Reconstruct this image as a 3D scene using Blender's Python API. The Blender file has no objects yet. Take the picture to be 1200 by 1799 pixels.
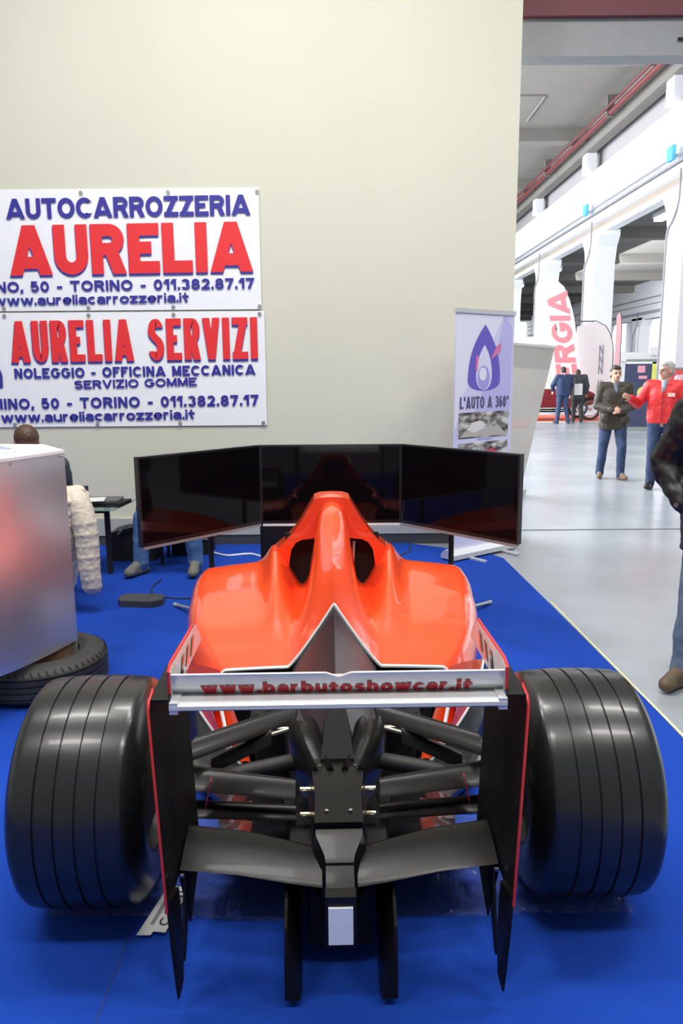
import bpy, bmesh, math, random
from mathutils import Vector, Matrix, noise
random.seed(7)
PI = math.pi
sc = bpy.context.scene
C = sc.collection

# ------------------------------------------------------------ camera
cam = bpy.data.cameras.new('camera'); camo = bpy.data.objects.new('camera', cam); C.objects.link(camo)
cam.sensor_fit = 'VERTICAL'; cam.sensor_height = 36.0; cam.lens = 36.0*1340/1799
cam.clip_start = 0.05; cam.clip_end = 300
camo.matrix_world = Matrix.Translation((0, 0, 1.58)) @ Matrix.Rotation(math.radians(90-10.35), 4, 'X') @ Matrix.Rotation(math.radians(-0.45), 4, 'Z')
sc.camera = camo

# ------------------------------------------------------------ world, lights, exposure
w = bpy.data.worlds.new('world'); sc.world = w; w.use_nodes = True
w.node_tree.nodes['Background'].inputs[0].default_value = (0.86, 0.93, 1.0, 1)
w.node_tree.nodes['Background'].inputs[1].default_value = 0.32
sc.view_settings.view_transform = 'Standard'; sc.view_settings.look = 'None'
sc.view_settings.exposure = 0.0; sc.view_settings.gamma = 1.0
sc.view_settings.use_curve_mapping = False

def area(name, loc, rot, sx, sy, power, col=(1, 1, 1)):
    l = bpy.data.lights.new(name, 'AREA'); l.shape = 'RECTANGLE'; l.size = sx; l.size_y = sy
    l.energy = power; l.color = col
    o = bpy.data.objects.new(name, l); C.objects.link(o); o.location = loc
    o.rotation_euler = [math.radians(a) for a in rot]
    return o
for lx, ly in ((-2.6, .2), (.4, .0), (3.2, .4), (-2.6, 3.4), (.6, 3.6), (3.4, 3.4), (-.9, 4.4)):
    area('hall_lamp', (lx, ly, 6.4), (0, 0, 0), 1.7, .5, 114, (1, 0.98, 0.94))
area('aisle_daylight', (7.5, 9.0, 8.6), (20, 0, 0), 7, 2.0, 330, (0.93, 0.97, 1))
area('nave_daylight', (-3.5, 34, 6.5), (0, -80, 0), 9, 50, 14000, (0.96, 0.98, 1))
area('aisle_light', (20, 40, 5.5), (0, -100, 0), 8, 50, 7000, (0.96, 0.98, 1))

# ------------------------------------------------------------ materials
MATS = {}
def mat(name, col, rough=0.5, metal=0.0, coat=0.0, noise_amt=0.0, nscale=8.0, bump=0.0, bscale=60.0, emit=0.0, alpha=1.0, trans=0.0, spec=0.5, col2=None, sheen=0.0):
    if name in MATS: return MATS[name]
    m = bpy.data.materials.new(name); m.use_nodes = True; MATS[name] = m
    nt = m.node_tree; b = nt.nodes['Principled BSDF']
    b.inputs['Base Color'].default_value = (*col, 1); b.inputs['Roughness'].default_value = rough
    b.inputs['Metallic'].default_value = metal; b.inputs['Coat Weight'].default_value = coat
    b.inputs['Coat Roughness'].default_value = 0.04
    b.inputs['Specular IOR Level'].default_value = spec
    b.inputs['Sheen Weight'].default_value = sheen
    b.inputs['Transmission Weight'].default_value = trans
    b.inputs['Alpha'].default_value = alpha
    if emit: b.inputs['Emission Color'].default_value = (*col, 1); b.inputs['Emission Strength'].default_value = emit
    tc = nt.nodes.new('ShaderNodeTexCoord')
    if noise_amt or col2:
        n = nt.nodes.new('ShaderNodeTexNoise'); n.inputs['Scale'].default_value = nscale; n.inputs['Detail'].default_value = 6
        nt.links.new(tc.outputs['Object'], n.inputs['Vector'])
        r = nt.nodes.new('ShaderNodeValToRGB')
        c2 = col2 if col2 else [c*(1-noise_amt) for c in col]
        r.color_ramp.elements[0].color = (*c2, 1); r.color_ramp.elements[1].color = (*col, 1)
        r.color_ramp.elements[0].position = 0.35; r.color_ramp.elements[1].position = 0.65
        nt.links.new(n.outputs['Fac'], r.inputs['Fac']); nt.links.new(r.outputs['Color'], b.inputs['Base Color'])
    if bump:
        n2 = nt.nodes.new('ShaderNodeTexNoise'); n2.inputs['Scale'].default_value = bscale; n2.inputs['Detail'].default_value = 4
        nt.links.new(tc.outputs['Object'], n2.inputs['Vector'])
        bp = nt.nodes.new('ShaderNodeBump'); bp.inputs['Strength'].default_value = bump; bp.inputs['Distance'].default_value = 0.01
        nt.links.new(n2.outputs['Fac'], bp.inputs['Height']); nt.links.new(bp.outputs['Normal'], b.inputs['Normal'])
    return m

RED = mat('race_red_paint', (0.95, 0.085, 0.018), 0.30, coat=1.0)
CARB = mat('satin_black_paint', (0.010, 0.0085, 0.0075), 0.30, coat=0.03, spec=0.20, bump=0.05, bscale=30)
PLATE = mat('satin_black_plate', (0.006, 0.006, 0.006), 0.55, spec=0.25)
GLOSSB = mat('gloss_black_paint', (0.012, 0.012, 0.014), 0.16, coat=0.8)
ENGB = mat('rear_cover_grey', (0.020, 0.014, 0.017), 0.30, coat=0.0, spec=0.45)
WHITEP = mat('white_paint', (0.85, 0.85, 0.84), 0.3, coat=0.4)
SILV = mat('silver_paint', (0.66, 0.67, 0.67), 0.35, metal=0.25, coat=0.5)
REDEDGE = mat('red_edge_trim', (0.62, 0.03, 0.03), 0.35)
TYRE = mat('slick_rubber', (0.020, 0.020, 0.019), 0.28, coat=0.1, noise_amt=0.25, nscale=5, bump=0.06, bscale=14)
TYRE2 = mat('road_rubber', (0.035, 0.035, 0.033), 0.62, noise_amt=0.3, nscale=10)
STEEL = mat('steel', (0.55, 0.54, 0.52), 0.28, metal=1)
BRASS = mat('brass_steel', (0.65, 0.55, 0.38), 0.3, metal=1)
CHROME = mat('chrome', (0.8, 0.8, 0.8), 0.1, metal=1)
RIM = mat('wheel_rim_black', (0.03, 0.03, 0.032), 0.4, metal=0.3)
LIGHTW = mat('white_plate', (0.86, 0.88, 0.9), 0.35)
BLK = mat('matt_black', (0.012, 0.012, 0.012), 0.6)
DARK = mat('deep_black', (0.004, 0.004, 0.004), 0.9)
SCREEN = mat('screen_glass', (0.004, 0.003, 0.004), 0.05, spec=0.22)
CARPET = mat('blue_carpet', (0.011, 0.062, 0.43), 0.95, noise_amt=0.18, nscale=1.3, bump=0.35, bscale=420, spec=0.15)
CONC = mat('hall_floor_concrete', (0.34, 0.375, 0.41), 0.25, col2=(0.27, 0.30, 0.325), nscale=0.9, bump=0.04, bscale=4)
WALLM = mat('cream_wall_paint', (0.66, 0.645, 0.535), 0.75, noise_amt=0.04, nscale=0.7, bump=0.03, bscale=30)
VINYL = mat('white_vinyl', (0.88, 0.89, 0.92), 0.4, bump=0.5, bscale=3.5)
INKB = mat('blue_ink', (0.035, 0.03, 0.30), 0.45)
INKR = mat('red_ink', (0.80, 0.03, 0.035), 0.45)
CREAMW = mat('hall_white_paint', (0.78, 0.80, 0.84), 0.6)
CEILM = mat('ceiling_concrete', (0.20, 0.19, 0.175), 0.8, noise_amt=0.12, nscale=0.3)
BEAMG = mat('grey_lintel_paint', (0.34, 0.35, 0.36), 0.7, noise_amt=0.05)
MAROON = mat('maroon_beam_paint', (0.17, 0.05, 0.06), 0.6)
SKIN = mat('skin', (0.56, 0.33, 0.25), 0.55)

# ------------------------------------------------------------ helpers
def link(o, parent=None):
    C.objects.link(o)
    if parent is not None: o.parent = parent
    return o
def finish(name, me, m, parent=None, smooth=True, angle=40):
    me.name = name
    if isinstance(m, (list, tuple)):
        for q in m: me.materials.append(q)
    elif m: me.materials.append(m)
    o = bpy.data.objects.new(name, me)
    if smooth:
        for p in me.polygons: p.use_smooth = True
        try: me.set_sharp_from_angle(angle=math.radians(angle))
        except Exception: pass
    return link(o, parent)
def obj(name, bm, m, parent=None, smooth=True, angle=40, bevel=0, seg=2):
    if bevel:
        es = [e for e in bm.edges if len(e.link_faces) == 2 and e.calc_face_angle(0) > math.radians(35)]
        if es: bmesh.ops.bevel(bm, geom=es, offset=bevel, segments=seg, affect='EDGES', profile=0.6)
    bmesh.ops.recalc_face_normals(bm, faces=bm.faces[:])
    me = bpy.data.meshes.new(name); bm.to_mesh(me); bm.free()
    return finish(name, me, m, parent, smooth, angle)
def tag(o, label, cat, group=None, kind=None):
    if label: o['label'] = label
    if cat: o['category'] = cat
    if group: o['group'] = group
    if kind: o['kind'] = kind
    return o
def thing(name, label, cat, loc=(0, 0, 0), rz=0, group=None):
    o = bpy.data.objects.new(name, None); C.objects.link(o); o.location = loc; o.rotation_euler = (0, 0, rz)
    o.empty_display_size = 0.1
    return tag(o, label, cat, group)
def struct(o): o['kind'] = 'structure'; return o
def box(bm, x0, x1, y0, y1, z0, z1):
    v = [bm.verts.new((x, y, z)) for x in (x0, x1) for y in (y0, y1) for z in (z0, z1)]
    for f in ((0,1,3,2),(4,6,7,5),(0,4,5,1),(2,3,7,6),(0,2,6,4),(1,5,7,3)): bm.faces.new([v[i] for i in f])
    return bm
def bx(name, b, m, parent=None, bevel=0, smooth=False):
    return obj(name, box(bmesh.new(), *b), m, parent, smooth=smooth or bevel > 0, bevel=bevel)
def prism(bm, pts, axis, a, b):
    """extrude a 2D polygon along an axis: axis x -> pts are (y,z); y -> (x,z); z -> (x,y)"""
    def mk(p, t):
        return {'x': (t, p[0], p[1]), 'y': (p[0], t, p[1]), 'z': (p[0], p[1], t)}[axis]
    A = [bm.verts.new(mk(p, a)) for p in pts]; B = [bm.verts.new(mk(p, b)) for p in pts]
    bm.faces.new(A); bm.faces.new(B[::-1]); n = len(pts)
    for i in range(n): bm.faces.new((A[i], B[i], B[(i+1) % n], A[(i+1) % n]))
    return bm
def loft(bm, rings, cap=True, closed=True):
    R = [[bm.verts.new(p) for p in r] for r in rings]
    n = len(R[0])
    for a, b in zip(R, R[1:]):
        for i in range(n if closed else n-1):
            j = (i+1) % n
            bm.faces.new((a[i], a[j], b[j], b[i]))
    if cap and closed:
        bm.faces.new(R[0][::-1]); bm.faces.new(R[-1])
    return bm
def tube(bm, pts, r, n=10, cap=True):
    pts = [Vector(p) for p in pts]
    rs = r if isinstance(r, (list, tuple)) else [r]*len(pts)
    rings = []; prev = None
    for i, p in enumerate(pts):
        t = (pts[min(i+1, len(pts)-1)] - pts[max(i-1, 0)]).normalized()
        if prev is None:
            a = t.orthogonal().normalized()
        else:
            a = (prev - t*prev.dot(t)).normalized()
        prev = a; b = t.cross(a)
        rings.append([p + (a*math.cos(2*PI*k/n) + b*math.sin(2*PI*k/n))*rs[i] for k in range(n)])
    return loft(bm, rings, cap)
def smoothpath(pts, n=8):
    pts = [Vector(p) for p in pts]; out = []
    for i in range(len(pts)-1):
        p0 = pts[max(i-1, 0)]; p1 = pts[i]; p2 = pts[i+1]; p3 = pts[min(i+2, len(pts)-1)]
        for k in range(n):
            t = k/n
            out.append(0.5*((2*p1)+(p2-p0)*t+(2*p0-5*p1+4*p2-p3)*t*t+(-p0+3*p1-3*p2+p3)*t**3))
    out.append(pts[-1]); return out
def lathe(bm, prof, axis='x', n=64, c=(0, 0, 0), a0=0, a1=2*PI):
    """prof: (along, radius) closed ring list"""
    full = abs(a1-a0-2*PI) < 1e-6
    rings = []
    for k in range(n if full else n+1):
        a = a0+(a1-a0)*k/n; ring = []
        for t, r in prof:
            u, v = r*math.cos(a), r*math.sin(a)
            ring.append({'x': (c[0]+t, c[1]+u, c[2]+v), 'z': (c[0]+u, c[1]+v, c[2]+t), 'y': (c[0]+u, c[1]+t, c[2]+v)}[axis])
        rings.append(ring)
    R = [[bm.verts.new(p) for p in r] for r in rings]; m = len(prof)
    for k in range(n):
        A = R[k]; B = R[(k+1) % len(R)]
        for i in range(m): bm.faces.new((A[i], A[(i+1) % m], B[(i+1) % m], B[i]))
    return bm
def disc(bm, c, r, th, axis='y', n=24):
    rings = []
    for t in (-th/2, th/2):
        rings.append([{'y': (c[0]+r*math.cos(2*PI*k/n), c[1]+t, c[2]+r*math.sin(2*PI*k/n)),
                       'x': (c[0]+t, c[1]+r*math.cos(2*PI*k/n), c[2]+r*math.sin(2*PI*k/n)),
                       'z': (c[0]+r*math.cos(2*PI*k/n), c[1]+r*math.sin(2*PI*k/n), c[2]+t)}[axis] for k in range(n)])
    return loft(bm, rings)
def lerp(a, b, t): return a+(b-a)*t
def interp(tab, x):
    if x <= tab[0][0]: return tab[0][1]
    for (a, va), (b, vb) in zip(tab, tab[1:]):
        if x <= b:
            t = (x-a)/(b-a); t = t*t*(3-2*t)*0.35+t*0.65
            return va+(vb-va)*t
    return tab[-1][1]
def wing(bm, sections, n=14, camber=0.08):
    """sections: (leading_pt, trailing_pt, thickness, up)"""
    rings = []
    for le, te, th, up in sections:
        le = Vector(le); te = Vector(te); up = Vector(up).normalized(); ch = (te-le)
        ring = []
        for k in range(n):
            a = 2*PI*k/n; x = (1-math.cos(a))/2
            y = math.sin(a)*(1-0.75*x)*th*0.75 + camber*ch.length*math.sin(PI*x)
            ring.append(le+ch*x+up*y)
        rings.append(ring)
    return loft(bm, rings)
# stroke alphabet: (width, [polylines]) in cap-height units; strokes get their thickness when laid out
def _arc(cx, cy, rx, ry, a0, a1, n=14):
    return [(cx+rx*math.cos(math.radians(lerp(a0, a1, k/n))), cy+ry*math.sin(math.radians(lerp(a0, a1, k/n)))) for k in range(n+1)]
XH = .72
GL = {
 'A': (.90, [[(0, 0), (.45, 1)], [(.45, 1), (.90, 0)], [(.12, .17), (.78, .17)]]),
 'U': (.66, [[(0, 1)]+_arc(.33, .33, .33, .33, 180, 360)+[(.66, 1)]]),
 'T': (.64, [[(0, 1), (.64, 1)], [(.32, 0), (.32, 1)]]),
 'O': (.80, [_arc(.40, .5, .40, .5, 0, 360, 30)]), '0': (.54, [_arc(.27, .5, .27, .5, 0, 360, 26)]),
 'C': (.74, [_arc(.40, .5, .40, .5, 45, 315, 24)]),
 'G': (.78, [_arc(.40, .5, .40, .5, 45, 330, 24)+[(.78, .45)], [(.45, .45), (.78, .45)]]),
 'R': (.66, [[(0, 0), (0, 1)], [(0, 1), (.38, 1)]+_arc(.38, .75, .26, .25, 80, -90, 10)+[(0, .5)], [(.34, .5), (.66, 0)]]),
 'Z': (.62, [[(0, 1), (.62, 1)], [(.62, 1), (0, 0)], [(0, 0), (.62, 0)]]),
 'E': (.58, [[(0, 0), (0, 1)], [(0, 1), (.58, 1)], [(0, .52), (.52, .52)], [(0, 0), (.58, 0)]]),
 'F': (.54, [[(0, 0), (0, 1)], [(0, 1), (.54, 1)], [(0, .52), (.48, .52)]]),
 'L': (.54, [[(0, 0), (0, 1)], [(0, 0), (.54, 0)]]), 'I': (.0, [[(0, 0), (0, 1)]]),
 'S': (.62, [_arc(.31, .75, .30, .25, 25, 200, 12)+_arc(.31, .25, .31, .25, 75, -160, 14)]),
 'V': (.74, [[(0, 1), (.37, 0)], [(.37, 0), (.74, 1)]]), 'N': (.64, [[(0, 0), (0, 1)], [(0, 1), (.64, 0)], [(.64, 0), (.64, 1)]]),
 'M': (.78, [[(0, 0), (0, 1)], [(0, 1), (.39, .12)], [(.39, .12), (.78, 1)], [(.78, 1), (.78, 0)]]),
 '1': (.26, [[(.26, 0), (.26, 1)], [(.26, 1), (0, .78)]]), '.': (.0, [[(0, 0), (0, .04)]]), ',': (.0, [[(.02, .04), (-.04, -.14)]]),
 '2': (.52, [_arc(.27, .72, .25, .28, 165, -35, 12)+[(0, 0)], [(0, 0), (.52, 0)]]),
 '3': (.52, [_arc(.25, .75, .25, .25, 155, -80, 12), _arc(.25, .26, .27, .26, 85, -155, 12)]),
 '5': (.52, [[(.48, 1), (.08, 1)], [(.08, 1), (.03, .52)], [(.03, .52)]+_arc(.25, .32, .27, .32, 115, -155, 14)]),
 '6': (.54, [_arc(.27, .31, .27, .31, 0, 360, 20), [(.01, .35)]+_arc(.30, .5, .29, .5, 180, 55, 12)]),
 '7': (.52, [[(0, 1), (.52, 1)], [(.52, 1), (.16, 0)]]), '8': (.54, [_arc(.27, .75, .23, .25, 0, 360, 18), _arc(.27, .26, .27, .26, 0, 360, 20)]),
 '-': (.30, [[(.03, .38), (.27, .38)]]), "'": (.0, [[(0, .78), (0, 1)]]), '\u00b0': (.2, [_arc(.1, .88, .1, .12, 0, 360, 12)]), ' ': (.20, []),
 'w': (.84, [[(0, XH), (.21, 0)], [(.21, 0), (.42, XH)], [(.42, XH), (.63, 0)], [(.63, 0), (.84, XH)]]),
 'a': (.50, [_arc(.25, .22, .25, .22, 0, 360, 18), [(.50, 0), (.50, .46)]+_arc(.26, .48, .24, .24, 0, 160, 10)]),
 'u': (.50, [[(0, XH)]+_arc(.25, .25, .25, .25, 180, 360)+[(.50, XH)], [(.50, 0), (.50, XH)]]),
 'r': (.30, [[(0, 0), (0, XH)], _arc(.24, .46, .24, .26, 180, 70, 8)]),
 'e': (.54, [[(0, .36), (.54, .36)]+_arc(.27, .36, .27, .36, 0, 315, 22)]),
 'l': (.0, [[(0, 0), (0, 1)]]), 'i': (.0, [[(0, 0), (0, .56)], [(0, .99), (0, 1)]]),
 'c': (.48, [_arc(.27, .36, .27, .36, 50, 310, 18)]), 'o': (.56, [_arc(.28, .36, .28, .36, 0, 360, 24)]),
 'z': (.46, [[(0, XH), (.46, XH)], [(.46, XH), (0, 0)], [(0, 0), (.46, 0)]]),
 't': (.34, [[(.15, .98), (.15, .12), (.21, .02), (.33, 0)], [(0, .64), (.34, .64)]]),
 'b': (.54, [[(0, 0), (0, 1)], _arc(.27, .36, .27, .36, 0, 360, 22)]),
 'h': (.50, [[(0, 0), (0, 1)], [(0, .42)]+_arc(.25, .44, .25, .28, 170, 0, 10)+[(.50, 0)]]),
 's': (.44, [_arc(.22, .53, .21, .19, 30, 200, 10)+_arc(.22, .19, .22, .19, 80, -155, 12)]),
}
def text_mesh2(s, W, Hh, th=.18, gap=.30, flat=None):
    """lettering of exactly W x Hh metres, stroke thickness th*Hh; returns a mesh in the xy plane"""
    t = th*Hh; ty = t*(flat or 1.0); n = len(s)
    nat = sum(GL[c][0] for c in s); bold = n; gaps = (n-1)
    # W = k*nat*Hh + n*t + gaps*g ; g tied to gap*t
    g = gap*t
    k = (W-n*t-gaps*g)/(nat*Hh)
    if k < .15: t = ty = t*.6; g = gap*t; k = (W-n*t-gaps*g)/(nat*Hh)
    bm = bmesh.new(); x0 = 0
    def P2(p): return Vector((x0+t/2+p[0]*Hh*k, ty/2+p[1]*(Hh-ty)))
    for c in s:
        wd, strokes = GL[c]
        for si, st in enumerate(strokes):
            zz = si*.00035
            pts = [P2(p) for p in st]; closed = (pts[0]-pts[-1]).length < 1e-6 and len(pts) > 4
            if closed: pts = pts[:-1]
            m = len(pts); Lf = []; Rt = []
            for i, p in enumerate(pts):
                if closed: a = pts[i-1]; b = pts[(i+1) % m]
                else: a = pts[max(i-1, 0)]; b = pts[min(i+1, m-1)]
                d = (b-a).normalized(); nrm = Vector((-d.y, d.x)); off = Vector((nrm.x*t/2, nrm.y*ty/2)); q = p.copy()
                if not closed and i in (0, m-1):
                    sg = -1 if i == 0 else 1; yy = st[i][1]
                    if abs(d.y) > .45:
                        off = Vector((math.copysign(min(t*.9, t/2/abs(d.y)), nrm.x), 0))
                        if abs(yy) < .05 or abs(yy-1) < .05 or abs(yy-XH) < .01 or len(st) == 2:
                            q = p+Vector((0, math.copysign(ty/2, d.y*sg)))
                    elif len(st) <= 2 and (abs(st[i][0]) < .01 or abs(st[i][0]-wd) < .01 or c in '-'):
                        q = p+d*sg*t/2
                Lf.append(bm.verts.new((q.x+off.x, q.y+off.y, zz))); Rt.append(bm.verts.new((q.x-off.x, q.y-off.y, zz)))
            for i in range(m if closed else m-1):
                j = (i+1) % m; bm.faces.new((Lf[i], Rt[i], Rt[j], Lf[j]))
        x0 += wd*Hh*k+t+g
    # all faces look the same way
    for f in bm.faces:
        f.normal_update()
        if f.normal.z < 0: f.normal_flip()
    me = bpy.data.meshes.new('lettering'); bm.to_mesh(me); bm.free()
    return me
def text_fit(name, s, x0, x1, z0, z1, y, m, parent, th=.18, shear=0.0, gap=.30):
    """lettering fitted to a rectangle in the local xz plane, facing -y"""
    me = text_mesh2(s, x1-x0, z1-z0, th, gap)
    for v in me.vertices: v.co = (x0+v.co.x, y-v.co.z, z0+v.co.y+shear*v.co.x/(x1-x0))
    me.name = name
    return finish(name, me, m, parent, smooth=False)
def poly(name, pts, m, parent, th=0.002, n=None):
    """flat printed shape in xz plane facing -y: pts (x,y,z)"""
    bm = bmesh.new()
    A = [bm.verts.new(p) for p in pts]; bm.faces.new(A)
    return obj(name, bm, m, parent, smooth=False)

# ------------------------------------------------------------ setting: floors and walls
struct(bx('floor', (-14, 60, -3, 130, -0.3, 0.0), CONC))
bm = bmesh.new(); box(bm, 1.2, 14, 7.53, 7.56, 0.0, 0.004)
struct(obj('trim_1', bm, mat('floor_joint', (0.10, 0.11, 0.12), 0.6), smooth=False))
carp = thing('carpet', 'bright blue exhibition carpet under the race car and counter', 'carpet')
cp = [(-6, -2.5), (1.49, -2.5), (1.475, 3.3), (1.43, 5.0), (1.385, 6.35), (1.25, 6.62), (1.0, 6.72), (0.6, 6.98), (-6, 6.98)]
bm = bmesh.new(); prism(bm, cp, 'z', 0.0005, 0.007); obj('carpet_sheet', bm, CARPET, carp, smooth=False)
bm = bmesh.new(); prism(bm, [(1.482, 3.1), (1.495, 3.1), (1.452, 5.1), (1.442, 5.1)], 'z', 0.0005, 0.006)
obj('edge_tape', bm, mat('yellow_tape', (0.75, 0.72, 0.42), 0.5), carp, smooth=False)
bm = bmesh.new(); prism(bm, [(-0.62, 0.2), (-0.612, 0.2), (-0.612, 1.95), (-0.62, 1.95)], 'z', 0.006, 0.0078)
obj('seam', bm, mat('carpet_seam', (0.006, 0.035, 0.25), 0.9), carp, smooth=False)

struct(bx('wall_back', (-7, 1.545, 7.0, 7.35, 0, 7.6), WALLM))
struct(bx('wall_left', (-7.2, -7.0, -3, 7.35, 0, 7.6), WALLM))
struct(bx('baseboard_back', (-7, 1.4, 6.975, 7.0, 0.006, 0.10), mat('dark_baseboard', (0.05, 0.055, 0.06), 0.5)))
bx_l = bx('trim_2', (-7, 1.2, 6.965, 7.0, 0.10, 0.26), mat('grey_wall_trunking', (0.42, 0.43, 0.40), 0.5), bevel=0.008); struct(bx_l)
# lintel over the passage
struct(bx('wall_lintel', (1.5, 20, 7.5, 7.7, 4.37, 4.68), BEAMG))
struct(bx('trim_3', (1.5, 20, 7.44, 7.7, 4.68, 4.87), MAROON, bevel=0.01))
struct(bx('wall_upper', (1.5, 20, 7.5, 7.8, 4.87, 7.6), WALLM))
bm = bmesh.new(); tube(bm, [(3.05, 7.48, 4.5), (3.22, 7.48, 4.5), (3.4, 7.48, 4.62), (4.5, 7.48, 4.62)], 0.012, 8)
struct(obj('trim_4', bm, BLK))

# ------------------------------------------------------------ hall beyond
HC = 13.1
struct(bx('ceiling', (-6, 17, 9, 125, HC, HC+0.3), CEILM))
for i in range(10):
    y = 19.6+i*10
    struct(bx('ceiling_beam', (-6, 12.6, y, y+0.8, HC-0.55, HC), CEILM))
t = thing('strip_light', 'bright white strip light on the grey ceiling just beyond the wall corner' , 'ceiling light', (6.75, 28.6, HC-0.32))
bx('housing', (-0.5, 0.5, -0.9, 0.9, 0.1, 0.3), CREAMW, t); bx('diffuser', (-0.45, 0.45, -0.85, 0.85, 0.0, 0.1), mat('lamp_glow', (1, 1, 1), emit=5), t)
# ceiling seams
for i in range(6):
    y = 25+i*10
    bm = bmesh.new(); tube(bm, [(4.0, y, HC-0.03), (8.8, y, HC-0.03), (8.8, y+3.4, HC-0.03)], 0.05, 6)
    struct(obj('trim_5', bm, mat('dark_conduit', (0.2, 0.18, 0.17), 0.6)))
# red sprinkler main
t = thing('red_pipe', 'long dark red pipe running under the grey hall ceiling', 'pipe', (0, 0, 0))
bm = bmesh.new(); tube(bm, [(11.6, 9, 12.4), (11.6, 117, 12.4)], 0.12, 10); obj('pipe', bm, mat('pipe_red', (0.13, 0.02, 0.022), 0.5), t)
bm = bmesh.new(); tube(bm, [(11.3, 9, 12.46), (11.3, 117, 12.46)], 0.05, 8); obj('pipe', bm, MATS['pipe_red'], t)
for i in range(11):
    y = 15+i*10
    bx('bracket', (11.45, 11.75, y, y+0.2, 12.25, 13.1), mat('bracket_dark', (0.12, 0.11, 0.1), 0.6), t)
struct(bx('ceiling_beam', (12.1, 12.6, 9, 125, 12.1, HC), CEILM))

def girder(x, segs, name='girder'):
    bm = bmesh.new(); box(bm, x, x+0.5, 9, 125, segs[0], segs[1]); o = obj(name, bm, CREAMW, smooth=False); struct(o)
    return o
GX = 12.65
girder(GX, (9.2, 10.75)); girder(GX-0.15, (10.75, 11.2)); girder(GX-0.1, (8.75, 9.05)); girder(GX+0.2, (8.25, 8.5))
struct(bx('girder', (GX+0.25, GX+0.55, 9, 125, 8.5, 9.3), mat('rust_grey', (0.28, 0.24, 0.20), 0.7)))
for z in (9.35, 9.1):
    bm = bmesh.new(); tube(bm, [(GX-0.22, 9, z), (GX-0.22, 125, z)], 0.045, 8)
    tag(obj('cable_pipe', bm, mat('grey_pipe', (0.22, 0.22, 0.25), 0.5)), '%s thin grey service pipe running along the white girder face' % ('upper' if z > 9.2 else 'lower'), 'pipe')
struct(bx('wall_clerestory', (GX+0.35, GX+0.6, 9, 118, 11.2, HC), mat('mauve_grey_wall', (0.36, 0.34, 0.36), 0.8)))
GX2 = 28.0
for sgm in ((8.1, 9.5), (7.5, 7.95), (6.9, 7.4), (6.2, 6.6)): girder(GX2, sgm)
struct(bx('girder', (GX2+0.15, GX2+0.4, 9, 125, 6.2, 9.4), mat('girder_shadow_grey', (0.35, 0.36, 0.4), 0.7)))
struct(bx('ceiling_aisle', (GX+0.5, 45, 9, 125, 9.5, 9.8), CEILM))
for i in range(11):
    struct(bx('ceiling_beam', (GX+0.5, GX2, 15+i*10, 15.7+i*10, 8.9, 9.5), CEILM))

def column(x, y, top, wd, nm='column'):
    t = bpy.data.objects.new(nm, None); C.objects.link(t); t.location = (x, y, 0); struct(t)
    h = wd/2
    bm = bmesh.new()
    prof = [(-h*1.75, top), (-h*1.75, top-0.25), (-h*1.25, top-0.75), (-h, top-1.5), (-h, 0), (h, 0), (h, top-1.5), (h*1.25, top-0.75), (h*1.75, top-0.25), (h*1.75, top)]
    prism(bm, prof, 'x', 0.0, 1.0); o = obj('shaft', bm, CREAMW, t, smooth=False)
    bx('shaft_rib', (-0.12, 0.0, -h*0.5, h*0.5, 0, top-0.8), CREAMW, t)
    bm = bmesh.new(); tube(bm, smoothpath([(-0.17, -h*0.7, top+0.5), (-0.17, -h*0.7, top-0.6), (-0.17, -0.1, top-1.2), (-0.17, h*0.45, top-1.6), (-0.17, h*0.5, top-3), (-0.17, h*0.5, 0.5)], 6), 0.04, 6)
    obj('conduit', bm, MATS['grey_pipe'], t)
    return t
for i, y in enumerate((20, 30, 40, 50, 60, 70, 80)): column(GX-0.05, y, 8.3, 1.5)
for i in range(8): column(GX2, 44+i*10, 6.4, 1.5)
for i in range(8):
    struct(bx('post', (12.2, 12.7, 20+i*10, 20.7+i*10, 11.2, 12.2), CREAMW))
for y, z in ((30, 9.35), (40, 9.35)):
    o = bx('junction_box', (GX-0.42, GX-0.28, y-0.15, y+0.35, z-0.15, z+0.35), mat('cyan_box', (0.08, 0.45, 0.70), 0.5)); tag(o, 'small light blue junction box on the white girder above a column' if y == 30 else 'small pale box on the girder above the farther column', 'junction box')
for i, (x, y) in enumerate(((15.2, 37.4), (15.2, 47), (15.5, 57), (15.2, 67))):
    t = thing('high_bay_lamp', ['white glowing lamp hung between the two nearest hall columns', 'white glowing lamp hung beyond the second hall column', 'faint glowing lamp far down the aisle', 'faintest glowing lamp at the far end of the aisle'][i], 'ceiling light', (x, y, 8.6), 0)
    bx('housing', (-0.25, 0.25, -0.9, 0.9, 0.1, 0.3), CREAMW, t); bx('diffuser', (-0.2, 0.2, -0.85, 0.85, -0.05, 0.1), mat('lamp_glow', (1, 1, 1), emit=5), t)
    bm = bmesh.new(); tube(bm, [(0, 0, 0.3), (0, 0, 0.88)], 0.02, 6); obj('rod', bm, BLK, t)
struct(bx('wall_far', (-6, 60, 118, 119, 0, HC), mat('far_wall_white', (0.82, 0.84, 0.88), 0.7)))
struct(bx('wall_right', (44, 44.5, 9, 119, 0, HC), MATS['far_wall_white']))
struct(bx('wall_nave', (-6.3, -6, 9, 119, 0, HC), MATS['far_wall_white']))
struct(bx('glow_panel_1', (43.8, 43.98, 14, 116, 1.0, 8.5), mat('added_glow_white', (0.95, 0.98, 1), 0.2, emit=1.5)))  # glowing panel added to whiten the dark aisle side, no real glazing
struct(bx('glow_panel_2', (-5, 43, 117.8, 117.95, 1.0, 8.8), MATS['added_glow_white']))  # second added glow, brightens the far end between the columns

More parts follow.
